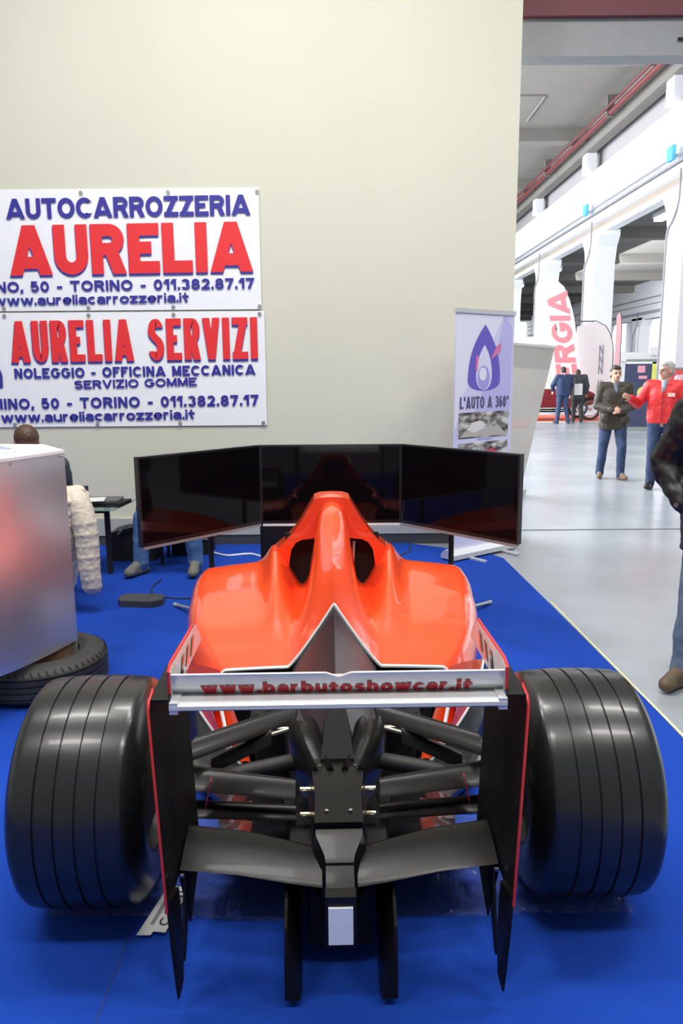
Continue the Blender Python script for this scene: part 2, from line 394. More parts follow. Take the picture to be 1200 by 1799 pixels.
# ------------------------------------------------------------ wall banners
def eyelet(x, z, parent, y=-0.004):
    bm = bmesh.new(); lathe(bm, [(-0.003, 0.008), (0.003, 0.008), (0.003, 0.016), (-0.003, 0.016)], 'y', 12, (x, y, z))
    obj('eyelet', bm, STEEL, parent)
def sheet(name, x0, x1, z0, z1, m, parent, amp=0.006, nx=60, nz=20, seed=0, thick=0.002):
    bm = bmesh.new(); G = []
    for j in range(nz+1):
        row = []
        for i in range(nx+1):
            x = lerp(x0, x1, i/nx); z = lerp(z0, z1, j/nz)
            e = min(1, 6*min(i/nx, 1-i/nx, j/nz, 1-j/nz)+0.15)
            d = amp*e*(noise.noise(Vector((x*3+seed, z*5, seed)))+0.6*noise.noise(Vector((x*9+z*6, z*3-x*4, seed))))
            row.append(bm.verts.new((x, -abs(d), z)))
        G.append(row)
    for j in range(nz):
        for i in range(nx): bm.faces.new((G[j][i], G[j][i+1], G[j+1][i+1], G[j+1][i]))
    r = bmesh.ops.extrude_face_region(bm, geom=bm.faces[:])
    for v in r['geom']:
        if isinstance(v, bmesh.types.BMVert): v.co.y += thick
    return obj(name, bm, m, parent, angle=60)
YB = 6.985
def bpx(px, zz):   # metres along the wall of a print mark, read at the height zz
    return (px-600)/1340*(6.87-(zz-1.58)*0.179)
b1 = thing('wall_banner', 'upper white vinyl banner with large red AURELIA under blue AUTOCARROZZERIA', 'banner', (0, YB, 0))
sheet('sheet', -3.9, -0.695, 2.14, 3.16, VINYL, b1, seed=1)
b2 = thing('wall_banner', 'lower white vinyl banner with red AURELIA SERVIZI, hung below the other banner', 'banner', (0, YB, 0))
sheet('sheet', -3.9, -0.672, 1.115, 2.125, VINYL, b2, seed=5)
YT = -0.0125
def line(s, px0, px1, z0, z1, m, par, th=.18, sh=0.0, name='lettering', gap=.3):
    zc = (z0+z1)/2
    return text_fit(name, s, bpx(px0, zc), bpx(px1, zc), z0, z1, YT, m, par, th, sh, gap)
def hz(py, Y=6.98): return 1.58-Y*math.tan(math.radians(10.35)+math.atan((py-899.5)/1340))
for s, px0, px1, py0, py1, m, par, bo, gp in (
    ('AUTOCARROZZERIA', 15, 444, 381, 345, INKB, b1, .22, .30), ('AURELIA', 20, 447, 480, 392, INKR, b1, .245, .26),
    ('MINO, 50 - TORINO - 011.382.87.17', -32, 450, 510, 491, INKB, b1, .23, .62), ('www.aureliacarrozzeria.it', -8, 335, 533, 516, INKB, b1, .23, .36),
    ('AURELIA SERVIZI', 21, 455, 633, 560, INKR, b2, .175, .36), ('NOLEGGIO - OFFICINA MECCANICA', 28, 451, 661, 643, INKB, b2, .235, .48),
    ('SERVIZIO GOMME', 133, 348, 680, 665, INKB, b2, .235, .48), ('MINO, 50 - TORINO - 011.382.87.17', -12, 456, 715, 696, INKB, b2, .23, .62),
    ('www.aureliacarrozzeria.it', 4, 344, 738, 721, INKB, b2, .23, .36)):
    if m is INKR:
        sh_ = line(s, px0-1, px1, hz(py0+3.5), hz(py1+3.5), INKB, par, bo, 0.02, 'letter_shadow', gp)
        sh_.location.y = 0.0015
    line(s, px0, px1, hz(py0), hz(py1), m, par, bo, 0.02, 'lettering', gp)
# blue emblem at the left edge of the lower banner
poly('emblem', [(-3.5, YT, 1.42), (-3.045, YT, 1.47), (-3.04, YT, 1.58), (-3.10, YT, 1.76), (-3.5, YT, 1.95)], INKB, b2)
for px in (147, 300, 456): eyelet(bpx(px, 3.12), 3.125, b1, -0.012)
for px in (11, 159, 308, 459): eyelet(bpx(px, 2.15), 2.165, b1, -0.012); eyelet(bpx(px, 2.1), 2.10, b2, -0.012)
for px in (28, 173, 318, 464): eyelet(bpx(px, 1.15), 1.14, b2, -0.012)

# ------------------------------------------------------------ roll-up banners
LIL = mat('lilac_print', (0.62, 0.60, 0.90), 0.45, col2=(0.72, 0.71, 0.94), nscale=1.5)
LIL2 = mat('pale_lilac_print', (0.74, 0.73, 0.95), 0.45); LIL3 = mat('light_print', (0.80, 0.80, 0.95), 0.45)
PUR = mat('purple_ink', (0.14, 0.11, 0.55), 0.45); PUR2 = mat('purple_ink_pale', (0.38, 0.36, 0.78), 0.45)
GREYINK = mat('grey_ink', (0.10, 0.08, 0.20), 0.5)
ang = math.atan2(0.44, 0.58)
rb = thing('roll_up_banner', 'lilac roll-up banner with a purple flame emblem and L\'AUTO A 360', 'banner', (1.215, 6.52, 0), 0.66)
W2 = 0.36
bx('panel', (-W2, W2, 0.0, 0.004, 0.09, 2.06), LIL, rb)
bx('top_rail', (-W2-0.01, W2+0.01, -0.012, 0.012, 2.05, 2.085), SILV, rb, bevel=0.004)
bm = bmesh.new(); prism(bm, [(-0.08, 0.022), (-0.075, 0.06), (-0.03, 0.1), (0.03, 0.1), (0.075, 0.06), (0.08, 0.022)], 'x', -W2-0.05, W2+0.05); obj('base_cassette', bm, mat('pale_silver', (0.62, 0.64, 0.66), 0.3, metal=0.4), rb)
for x in (-0.2, 0.22): bx('foot', (x-0.02, x+0.02, -0.24, 0.05, 0.007, 0.022), MATS['pale_silver'], rb, bevel=0.004)
bm = bmesh.new(); tube(bm, [(0, 0.03, 0.1), (0, 0.03, 2.06)], 0.008, 8); obj('support_pole', bm, STEEL, rb)
def rp(px, py):      # print marks on the roll-up panel, u 0..1 across the panel, v metres
    u = (px-797)/(893-797)
    return -W2+2*W2*u
yf = -0.003
def flame(cx, z0, z1, hw, m, name, y, pinch=0.14):
    pts = []
    n = 14
    for k in range(n+1):
        t = k/n; z = z0+pinch*(z1-z0)+(1-pinch)*(z1-z0)*t
        pts.append((cx+hw*(1-t**2.3), y, z))
    for k in range(1, n+1):
        t = 1-k/n; z = z0+pinch*(z1-z0)+(1-pinch)*(z1-z0)*t
        pts.append((cx-hw*(1-t**2.3), y, z))
    for k in range(1, 8):
        a = PI+PI*k/8; pts.append((cx+hw*math.cos(a), y, z0+pinch*(z1-z0)*(1+math.sin(a))))
    poly(name, pts, m, rb)
poly('print_stripe', [(-W2+0.06, yf+0.001, 1.35), (0.30, yf+0.001, 2.03), (W2-0.02, yf+0.001, 1.9), (W2-0.02, yf+0.001, 1.5), (0.0, yf+0.001, 0.9), (-W2+0.02, yf+0.001, 0.95)], LIL, rb)
poly('print_field', [(-W2+0.004, yf+0.002, 1.1), (-W2+0.004, yf+0.002, 2.04), (0.22, yf+0.002, 2.04), (-W2+0.1, yf+0.002, 1.3)], LIL3, rb)
poly('print_stripe_dark', [(-0.12, yf, 1.25), (0.06, yf, 1.55), (0.24, yf, 2.04), (W2-0.03, yf, 1.95), (W2-0.03, yf, 1.2)], mat('mid_lilac_print', (0.52, 0.50, 0.86), 0.45), rb)
flame(-0.01, 1.42, 1.965, 0.20, PUR, 'emblem', yf-0.001)
flame(-0.015, 1.425, 1.80, 0.098, LIL2, 'emblem_inner', yf-0.002, 0.30)
bm = bmesh.new(); 
for k in range(1):
    vs = [bm.verts.new((-0.02+0.075*math.cos(2*PI*i/24), yf-0.003, 1.53+0.10*math.sin(2*PI*i/24))) for i in range(24)]; bm.faces.new(vs)
obj('emblem_globe', bm, PUR2, rb, smooth=False)
bm = bmesh.new()
vs = [bm.verts.new((-0.03+0.045*math.cos(2*PI*i/24), yf-0.004, 1.56+0.055*math.sin(2*PI*i/24))) for i in range(24)]; bm.faces.new(vs)
obj('emblem_highlight', bm, LIL3, rb, smooth=False)
PINK = mat('pink_ink', (0.72, 0.20, 0.42), 0.45)
poly('emblem_swoosh', [(-0.10, yf-0.0035, 1.58), (-0.085, yf-0.0035, 1.70), (-0.115, yf-0.0035, 1.72), (-0.125, yf-0.0035, 1.60)], PINK, rb)
poly('emblem_swoosh', [(0.06, yf-0.0035, 1.68), (0.13, yf-0.0035, 1.79), (0.20, yf-0.0035, 1.82), (0.18, yf-0.0035, 1.74)], PINK, rb)
text_fit('lettering', "L'AUTO A 360\u00b0", -0.30, 0.31, 1.275, 1.375, yf-0.001, GREYINK, rb, .19)
def photo_mat(name, cols, sx, sy):
    m = bpy.data.materials.new(name); m.use_nodes = True; MATS[name] = m
    nt = m.node_tree; b = nt.nodes['Principled BSDF']; b.inputs['Roughness'].default_value = 0.4
    tc = nt.nodes.new('ShaderNodeTexCoord'); mp = nt.nodes.new('ShaderNodeMapping'); mp.inputs['Scale'].default_value = (sx, 1, sy)
    n = nt.nodes.new('ShaderNodeTexNoise'); n.inputs['Scale'].default_value = 3.2; n.inputs['Detail'].default_value = 2
    r = nt.nodes.new('ShaderNodeValToRGB'); r.color_ramp.interpolation = 'CONSTANT'
    nt.links.new(tc.outputs['Object'], mp.inputs['Vector']); nt.links.new(mp.outputs['Vector'], n.inputs['Vector'])
    nt.links.new(n.outputs['Fac'], r.inputs['Fac']); nt.links.new(r.outputs['Color'], b.inputs['Base Color'])
    els = r.color_ramp.elements
    for i, (p, c) in enumerate(cols):
        e = els[i] if i < 2 else els.new(p)
        e.position = p; e.color = (*c, 1)
    return m
PH = photo_mat('showroom_print', [(0, (0.04, 0.035, 0.04)), (0.42, (0.20, 0.17, 0.17)), (0.5, (0.42, 0.40, 0.38)), (0.58, (0.70, 0.68, 0.66)), (0.68, (0.86, 0.85, 0.84))], 2, 5)
FLR = mat('print_floor', (0.50, 0.47, 0.44), 0.4)
def photo(z0, z1, car_m, tr):
    bx('photo_print', (-0.31, 0.31, yf-0.002, yf+0.002, z0, z1), PH, rb)
    h = z1-z0; y = yf-0.003
    poly('photo_floor', [(-0.305, y, z0+0.01), (0.305, y, z0+0.01), (0.18, y, z0+h*0.42), (-0.16, y, z0+h*0.45)], FLR, rb)
    y -= 0.001
    poly('photo_car', [(tr-0.11, y, z0+h*0.32), (tr-0.02, y, z0+h*0.18), (tr+0.10, y, z0+h*0.36), (tr+0.12, y, z0+h*0.52), (tr+0.05, y, z0+h*0.68), (tr-0.05, y, z0+h*0.60)], car_m, rb)
photo(1.03, 1.245, mat('print_white_car', (0.75, 0.72, 0.72), 0.4), -0.10)
photo(0.80, 0.99, mat('print_red_car', (0.62, 0.06, 0.07), 0.4), 0.06)
photo(0.30, 0.5, MATS['print_white_car'], 0.1)
poly('caption', [(-0.08, yf-0.001, 1.008), (0.1, yf-0.001, 1.008), (0.1, yf-0.001, 1.02), (-0.08, yf-0.001, 1.02)], PUR2, rb)

# leaning pale banner behind the wall corner
lb = thing('roll_up_banner', 'faded pale grey roll-up banner leaning beyond the wall corner', 'banner', (1.9, 9.7, 0), 0.1)
def skewx(z): return 0.20*z
bm = bmesh.new(); prism(bm, [(-0.35, 0.08), (0.42, 0.08), (0.42+skewx(1.86), 1.86), (-0.35+skewx(1.86), 1.93)], 'y', 0, 0.004)
obj('panel', bm, mat('faded_print', (0.50, 0.465, 0.465), 0.5, col2=(0.55, 0.52, 0.515), nscale=2), lb, smooth=False)
bm = bmesh.new(); prism(bm, [(-0.35+skewx(1.62), 1.66), (0.42+skewx(1.58), 1.60), (0.42+skewx(1.84), 1.84), (-0.35+skewx(1.9), 1.91)], 'y', -0.003, 0)
obj('header_print', bm, mat('grey_header_print', (0.40, 0.385, 0.39), 0.5), lb, smooth=False)
bm = bmesh.new(); prism(bm, [(-0.35+skewx(1.9), 1.925), (0.43+skewx(1.9), 1.855), (0.43+skewx(1.9), 1.885), (-0.35+skewx(1.9), 1.955)], 'y', -0.015, 0.015); obj('top_rail', bm, SILV, lb, smooth=False)
bm = bmesh.new(); prism(bm, [(-0.1, 0.9), (0.5, 0.88), (0.5, 0.96), (-0.1, 0.98)], 'y', -0.003, 0); obj('print_line', bm, mat('pink_print', (0.60, 0.45, 0.46), 0.5), lb, smooth=False)
bx('base_cassette', (-0.38, 0.46, -0.09, 0.09, 0.02, 0.09), MATS['pale_silver'], lb, bevel=0.01)
bx('foot', (0.3, 0.34, -0.2, 0.1, 0.0, 0.02), MATS['pale_silver'], lb)
bx('foot', (-0.3, -0.26, -0.2, 0.1, 0.0, 0.02), MATS['pale_silver'], lb)

# ------------------------------------------------------------ race car (local: x right, y = distance - 2.16, z up)
car = thing('race_car', 'orange-red single-seat race car with silver rear wing and wide slick tyres', 'race car', (-0.019, 2.16, 0), math.radians(1.1))
def L(u, Y, h): return (u, Y-2.16, h)
W_T = [(2.69, .40), (2.87, .475), (2.95, .53), (3.05, .585), (3.2, .642), (3.45, .685), (3.7, .705), (3.8, .705), (3.86, .69), (3.9, .655)]
P_T = [(2.69, .40), (2.87, .435), (3.0, .475), (3.2, .54), (3.45, .60), (3.7, .64), (3.8, .645), (3.86, .635), (3.9, .60)]
R_T = [(2.1, .40), (2.2, .435), (2.5, .565), (2.87, .69), (3.1, .765), (3.4, .88), (3.56, .95), (3.7, .965), (3.9, .96)]
B_T = [(2.69, .18), (2.87, .185), (3.1, .165), (3.4, .122), (3.6, .094), (3.9, .08)]
def spine(u, Y):
    R = interp(R_T, Y); P = interp(P_T, Y); b = interp(B_T, Y)
    x = abs(u)/b; f = max(0, min(1, (Y-2.87)/0.65))
    lin = max(0, 1-x); lin = lin**(1.16-0.04*f)
    rnd = math.sqrt(max(0, 1-min(1, x)**lerp(2.2, 3.4, f))) if x < 1 else 0
    skirt = 0.16*f*math.exp(-((abs(u)/(b*1.5))**2))
    core = lerp(lin, rnd, f*0.95)
    return (R-P)*max(core, skirt)
def shoulder(u, Y):
    f = max(0, min(1, (Y-3.0)/0.62)); f = f*f*(3-2*f)
    c = lerp(0.235, 0.285, (Y-3.0)/0.7); wd = lerp(0.045, 0.048, f)
    return 0.085*f*math.exp(-((abs(u)-c)/wd)**2) - 0.125*f*math.exp(-((abs(u)-0.150)/0.052)**2)
def top(u, Y):
    W = interp(W_T, Y)
    return interp(P_T, Y) - 0.045*(abs(u)/W)**2*(0.3+max(0, min(1, Y-2.9))) + spine(u, Y) + shoulder(u, Y)
def station(Y):
    W = interp(W_T, Y); ux = W*lerp(.90, .87, max(0, min(1, (Y-2.87)/.5))); pts = []
    N = 46
    for k in range(N+1):
        u = ux*(k/N)**1.15; pts.append((u, Y, top(u, Y)))
    h0 = top(ux, Y); hr = 0.17
    for k in range(1, 11):
        a = PI/2*k/10; pts.append((ux+(W-ux)*math.sin(a), Y, h0-hr*(1-math.cos(a))*0.85))
    hb = 0.12; hc = h0-hr*0.85; wb = W*lerp(0.73, 0.93, max(0, min(1, (Y-2.8)/0.8)))
    for k in range(1, 9):
        t = k/8; pts.append((lerp(W, wb, t**1.3), Y, lerp(hc, hb, t)))
    # the rear edge of the flank sweeps rearward toward the floor
    out = []
    for (u, y, h) in pts:
        s = max(0, 1-(y-2.87)/0.35) if y >= 2.87 else 1
        d = 0.18*max(0, min(1, (0.40-h)/0.28))*s
        if abs(u) < 0.3: d = 0
        out.append((u-0.03*d/0.18*s*0, y-d, h))
    return out
Ys = [2.87, 2.9, 2.95, 3.0, 3.06, 3.12, 3.2, 3.28, 3.36, 3.44, 3.5, 3.56, 3.6, 3.64, 3.68, 3.72, 3.76, 3.8, 3.83, 3.86, 3.88, 3.9]
bm = bmesh.new(); G = []
for Y in Ys:
    st = station(Y)
    row = [bm.verts.new(L(-u, y, h)) for (u, y, h) in st[::-1]] + [bm.verts.new(L(*p)) for p in st[1:]]
    G.append(row)
for a, b in zip(G, G[1:]):
    for i in range(len(a)-1): bm.faces.new((a[i], a[i+1], b[i+1], b[i]))
LI = [(2.87, 64), (3.0, 61), (3.2, 59), (3.44, 58), (3.9, 57)]
def lidx(Y): return int(round([lerp(p[1], q[1], (Y-p[0])/(q[0]-p[0])) for p, q in zip(LI, LI[1:]) if p[0] <= Y <= q[0]][0]))
bm.faces.ensure_lookup_table(); nr = len(G[0])-1
for r_ in range(len(Ys)-1):
    for i in range(nr):
        k = (64-i-1) if i < 64 else i-64
        if k >= lidx(Ys[r_+1]): bm.faces[r_*nr+i].material_index = 1
cover = obj('engine_cover', bm, [RED, GLOSSB], car, angle=50)
# front closing skin of the sidepods
st = station(3.9)
bm = bmesh.new()
ring = [(-u, y, h) for (u, y, h) in st[::-1]] + [p for p in st[1:]]
A = [bm.verts.new(L(u, 3.9, h)) for (u, y, h) in ring]; Bv = [bm.verts.new(L(u*0.93, 3.93, 0.12+(h-0.12)*0.9)) for (u, y, h) in ring]
for i in range(len(A)-1): bm.faces.new((A[i], A[i+1], Bv[i+1], Bv[i]))
bm.faces.new(Bv)
obj('sidepod_front', bm, DARK, car, angle=30)
# white pinstripe around the rear edge, and along the flank down to the floor
st = station(2.868)
edge = [(u, y-0.002, h+0.001) for (u, y, h) in st]
up = [p for p in edge if p[2] > 0.36 or p[0] < 0.42][:-2]
path = [(-u, y, h) for (u, y, h) in up[::-1]] + up[1:]
def ribbon(bm, pts, wid, th=0.004):
    return tube(bm, pts, wid/2, 6)
bm = bmesh.new(); tube(bm, [L(*p) for p in path], 0.0075, 6); obj('pinstripe', bm, WHITEP, car)
for s in (-1, 1):
    fl = []
    for Y in (3.06, 3.12, 3.2, 3.36, 3.6, 3.8):
        p = station(Y)[lidx(Y)]; fl.append(L(s*(p[0]+0.003), p[1]-.003, p[2]+0.0))
    bm = bmesh.new(); tube(bm, fl, 0.007, 6); obj('pinstripe', bm, WHITEP, car)
# red flank panels sweeping down to the floor behind the sidepods, with the white line along their outer edge
for s in (-1, 1):
    I_ = smoothpath([(.456, 2.868, .425), (.400, 2.79, .31), (.355, 2.735, .21), (.325, 2.70, .12)], 5)
    O_ = smoothpath([(.635, 3.06, .38), (.585, 2.965, .27), (.478, 2.83, .18), (.362, 2.702, .11)], 5)
    nn = len(I_); rows = []
    bm = bmesh.new()
    for k in range(nn):
        a, b = I_[k], O_[k]; rows.append([bm.verts.new(L(s*p.x, p.y, p.z)) for p in (a, a.lerp(b, .35)+Vector((.006, 0, .008)), a.lerp(b, .7)+Vector((.006, 0, .008)), b)])
    for A, Bq in zip(rows, rows[1:]):
        for i in range(3): bm.faces.new((A[i], A[i+1], Bq[i+1], Bq[i]))
    obj('flank_panel', bm, RED, car, angle=60)
    bm = bmesh.new(); tube(bm, [L(s*p.x, p.y, p.z) for p in O_], .0062, 6); obj('pinstripe', bm, WHITEP, car)
    bm = bmesh.new(); rows = []
    for k in range(nn):
        b = O_[k]; rows.append([bm.verts.new(L(s*p[0], p[1], p[2])) for p in ((b.x, b.y, b.z), (b.x+.035, b.y+.0, lerp(b.z, .08, .45)), (b.x+.055, b.y-.01, .078))])
    for A, Bq in zip(rows, rows[1:]):
        for i in range(2): bm.faces.new((A[i], A[i+1], Bq[i+1], Bq[i]))
    obj('lower_flank', bm, GLOSSB, car, angle=60)
# rear ridge cover, dark
Yr = [2.10, 2.16, 2.22, 2.3, 2.4, 2.5, 2.6, 2.7, 2.8, 2.869]
bm = bmesh.new(); rings = []
for Y in Yr:
    R = interp(R_T, Y); hw = interp([(2.1, .07), (2.3, .10), (2.5, .125), (2.7, .15), (2.869, .168)], Y)
    base = interp([(2.1, .36), (2.3, .37), (2.6, .40), (2.869, .432)], Y)
    rings.append([L(-hw, Y, base-0.18), L(-hw, Y, base), L(-hw*0.52, Y, lerp(base, R, 0.5)-0.006), L(0, Y, R-0.003), L(hw*0.52, Y, lerp(base, R, 0.5)-0.006), L(hw, Y, base), L(hw, Y, base-0.18)])
loft(bm, rings); obj('rear_cover', bm, ENGB, car, angle=25)
# dark engine bay under the cover
bm = bmesh.new()
loft(bm, [[L(-.30, 2.72, .10), L(.30, 2.72, .10), L(.30, 2.72, .30), L(.2, 2.72, .36), L(-.2, 2.72, .36), L(-.30, 2.72, .30)],
          [L(-.42, 3.1, .10), L(.42, 3.1, .10), L(.42, 3.1, .38), L(.3, 3.1, .42), L(-.3, 3.1, .42), L(-.42, 3.1, .38)],
          [L(-.55, 3.8, .10), L(.55, 3.8, .10), L(.55, 3.8, .45), L(.2, 3.8, .5), L(-.2, 3.8, .5), L(-.55, 3.8, .45)]])
obj('engine_bay', bm, BLK, car, angle=20)
for s in (-1, 1):      # rounded dark exhaust fairing beside the ridge
    bm = bmesh.new()
    wing(bm, [(L(s*.17, 2.86, .37), L(s*.15, 2.62, .345), .07, (0, 0, 1)), (L(s*.28, 2.88, .37), L(s*.27, 2.64, .33), .07, (0, 0, 1)), (L(s*.36, 2.9, .35), L(s*.345, 2.76, .31), .04, (0, 0, 1))])
    obj('exhaust_fairing', bm, CARB, car)
    bm = bmesh.new(); lathe(bm, [(0, .028), (.12, .028), (.12, .034), (0, .034)], 'y', 20, L(s*.28, 2.58, .335)); obj('exhaust_pipe', bm, DARK, car)
# air intake hoop with openings either side of the spine
pairs = [((0, .985), (0, .80)), ((.055, .983), (.05, .80)), ((.088, .972), (.092, .775)), ((.115, .925), (.115, .772)), ((.15, .865), (.15, .768)), ((.19, .805), (.18, .752)), ((.235, .755), (.203, .715)), ((.285, .715), (.212, .66)), ((.318, .665), (.216, .62)), ((.335, .60), (.222, .575))]
full = [((-a[0], a[1]), (-b[0], b[1])) for a, b in pairs[::-1]] + pairs[1:]
def hoopY(h, k): return (3.70 if k == 0 else 3.86)+(0.97-h)*0.10*(1 if k == 0 else 0.5)-(0.03 if k == 0 else 0)
bm = bmesh.new(); rings = []
for a, b in full:
    rings.append([L(a[0], hoopY(a[1], 0), a[1]), L(a[0]*1.0, hoopY(a[1], 1), a[1]-0.0), L(b[0], hoopY(b[1], 1), b[1]), L(b[0], hoopY(b[1], 0), b[1])])
loft(bm, rings); obj('intake_hoop', bm, RED, car, bevel=0.010, seg=3, angle=35)
bm = bmesh.new(); tube(bm, [L(0, 3.885, .87), L(0, 3.90, .87)], 0.085, 24); obj('air_intake', bm, DARK, car)
# dark cockpit behind the openings, with headrest
bm = bmesh.new(); prism(bm, [(-.27, .48), (.27, .48), (.27, .70), (.15, .80), (-.15, .80), (-.27, .70)], 'y', 3.90-2.16, 3.97-2.16)
obj('cockpit_bulkhead', bm, DARK, car)
for s in (-1, 1):
    bx('opening_shade', (min(s*.07, s*.235), max(s*.07, s*.235), 3.745-2.16, 3.765-2.16, .50, .79), DARK, car)  # black sheets put in the openings to stand for their shaded depth
bm = bmesh.new()
loft(bm, [[L(-.33, 3.86, .30), L(.33, 3.86, .30), L(.33, 3.86, .60), L(.27, 3.86, .655), L(-.27, 3.86, .655), L(-.33, 3.86, .60)],
          [L(-.28, 4.3, .20), L(.28, 4.3, .20), L(.28, 4.3, .56), L(.22, 4.3, .60), L(-.22, 4.3, .60), L(-.28, 4.3, .56)],
          [L(-.2, 4.62, .2), L(.2, 4.62, .2), L(.2, 4.62, .46), L(.16, 4.62, .5), L(-.16, 4.62, .5), L(-.2, 4.62, .46)]])
obj('cockpit_tub', bm, RED, car, angle=30)
bm = bmesh.new(); tube(bm, [L(.095, 3.70, .56), L(.105, 3.715, .66), L(.11, 3.73, .75)], .009, 8); obj('roll_bar_stay', bm, STEEL, car)
# floor
bm = bmesh.new(); prism(bm, [(-.20, 2.25-2.16), (.20, 2.25-2.16), (.50, 2.62-2.16), (.68, 2.95-2.16), (.70, 3.2-2.16), (.70, 3.8-2.16), (.35, 4.2-2.16), (.2, 4.6-2.16), (-.2, 4.6-2.16), (-.35, 4.2-2.16), (-.70, 3.8-2.16), (-.70, 3.2-2.16), (-.68, 2.95-2.16), (-.50, 2.62-2.16)], 'z', .055, .075)
obj('floor_tray', bm, GLOSSB, car, smooth=False)
for s in (-1, 1):
    bm = bmesh.new()
    loft(bm, [[L(s*.36, 2.60, .075), L(s*.50, 2.60, .075), L(s*.49, 2.60, .085), L(s*.40, 2.60, .09)],
              [L(s*.50, 2.95, .075), L(s*.66, 2.95, .075), L(s*.64, 2.95, .10), L(s*.57, 2.95, .11)],
              [L(s*.60, 3.3, .075), L(s*.70, 3.3, .075), L(s*.69, 3.3, .11), L(s*.66, 3.3, .13)]])
    obj('flank_skirt', bm, GLOSSB, car, angle=20)
    bx('floor_support', (s*.45-.05, s*.45+.05, .9, 1.3, .007, .055), BLK, car)
bx('floor_support', (-.1, .1, .35, .55, .007, .055), BLK, car)

# crash structure, gearbox plate with two arms, tail light
bm = bmesh.new()
def sect(Y, w1, h1, w2, h2): return [L(-w1, Y, h1), L(w1, Y, h1), L(w2, Y, h2), L(-w2, Y, h2)]
loft(bm, [sect(1.695, .036, .315, .043, .20), sect(1.76, .036, .335, .05, .19), sect(1.86, .040, .352, .055, .19)]); obj('crash_structure', bm, CARB, car, bevel=.006, angle=30)
bm = bmesh.new()
loft(bm, [sect(1.765, .036, .342, .050, .24), sect(1.79, .040, .348, .068, .24), sect(1.845, .062, .366, .086, .24), sect(1.868, .064, .372, .086, .24)]); obj('tail_fairing', bm, CARB, car, bevel=.005, angle=25)
bm = bmesh.new()
loft(bm, [sect(1.872, .066, .388, .076, .30), sect(2.0, .066, .402, .078, .30), sect(2.13, .082, .432, .09, .30), sect(2.20, .10, .43, .11, .28)]); obj('gearbox_plate', bm, CARB, car, bevel=.008, angle=30)
for s in (-1, 1):
    bm = bmesh.new()
    def arm(Y, c, hw, h, d): return [L(s*c-hw, Y, h-.012), L(s*c-hw*.6, Y, h+.004), L(s*c-hw*.3, Y, h-.012), L(s*c+hw*.3, Y, h-.012), L(s*c+hw*.6, Y, h+.004), L(s*c+hw, Y, h-.012), L(s*c+hw, Y, h-d), L(s*c-hw, Y, h-d)]
    loft(bm, [arm(2.085, .044, .036, .432, .10), arm(2.14, .062, .038, .445, .12), arm(2.20, .086, .042, .468, .14), arm(2.27, .105, .046, .49, .17), arm(2.31, .112, .044, .485, .18)])
    obj('gearbox_arm', bm, CARB, car, bevel=.004, angle=50)
    bm = bmesh.new(); disc(bm, L(s*.033, 1.915, .3945), .0052, .008, 'z', 14); obj('bolt', bm, STEEL, car)
    bm = bmesh.new(); disc(bm, L(s*.052, 2.09, .432), .003, .008, 'z', 10); obj('bolt', bm, STEEL, car)
    # mounting brackets on the gearbox side
    for (Y, h) in ((2.08, .365), (2.07, .29)):
        bm = bmesh.new(); tube(bm, [L(s*.078, Y, h), L(s*.112, Y, h)], .007, 8); obj('mount_bolt', bm, BRASS, car)
        bm = bmesh.new(); disc(bm, L(s*.098, Y-.008, h-.008), .011, .010, 'y', 12); obj('mount_nut', bm, STEEL, car)
bm = bmesh.new(); loft(bm, [sect(2.12, .05, .44, .05, .36), sect(2.3, .03, .52, .06, .38)]); obj('spine_mount', bm, DARK, car)
gb = bmesh.new(); loft(gb, [sect(1.98, .065, .36, .05, .16), sect(2.3, .12, .40, .10, .10), sect(2.75, .22, .40, .2, .10)]); obj('gearbox_case', gb, BLK, car, bevel=.02)
bx('tail_light_housing', (-.038, .038, 1.665-2.16, 1.70-2.16, .178, .318), CARB, car, bevel=.010)
lt = bx('tail_light', (-.0305, .0305, 1.658-2.16, 1.668-2.16, .192, .292), LIGHTW, car, bevel=.002)
# diffuser fins and roof
for s in (-1, 1):
    bm = bmesh.new()
    def fs(Y, top_, bot, wi): return [L(s*.142, Y, bot), L(s*.142, Y, top_), L(s*.134, Y, top_), L(s*lerp(.134, .142-wi, .55), Y, lerp(top_, bot, .5)), L(s*(.142-wi), Y, bot)]
    loft(bm, [fs(1.665, .13, .03, .040), fs(1.69, .215, .03, .042), fs(1.74, .262, .03, .042), fs(1.82, .283, .03, .040), fs(2.1, .255, .035, .03), fs(2.5, .12, .055, .012)])
    obj('diffuser_fin', bm, CARB, car, angle=25)
bm = bmesh.new(); loft(bm, [sect(1.80, .075, .26, .085, .075), sect(2.0, .085, .27, .09, .05), sect(2.5, .12, .12, .12, .05)]); obj('diffuser_centre', bm, PLATE, car, angle=25)
bm = bmesh.new(); loft(bm, [sect(1.82, .135, .285, .135, .275), sect(2.1, .14, .255, .14, .245), sect(2.5, .2, .12, .2, .11)]); obj('diffuser_roof', bm, BLK, car)
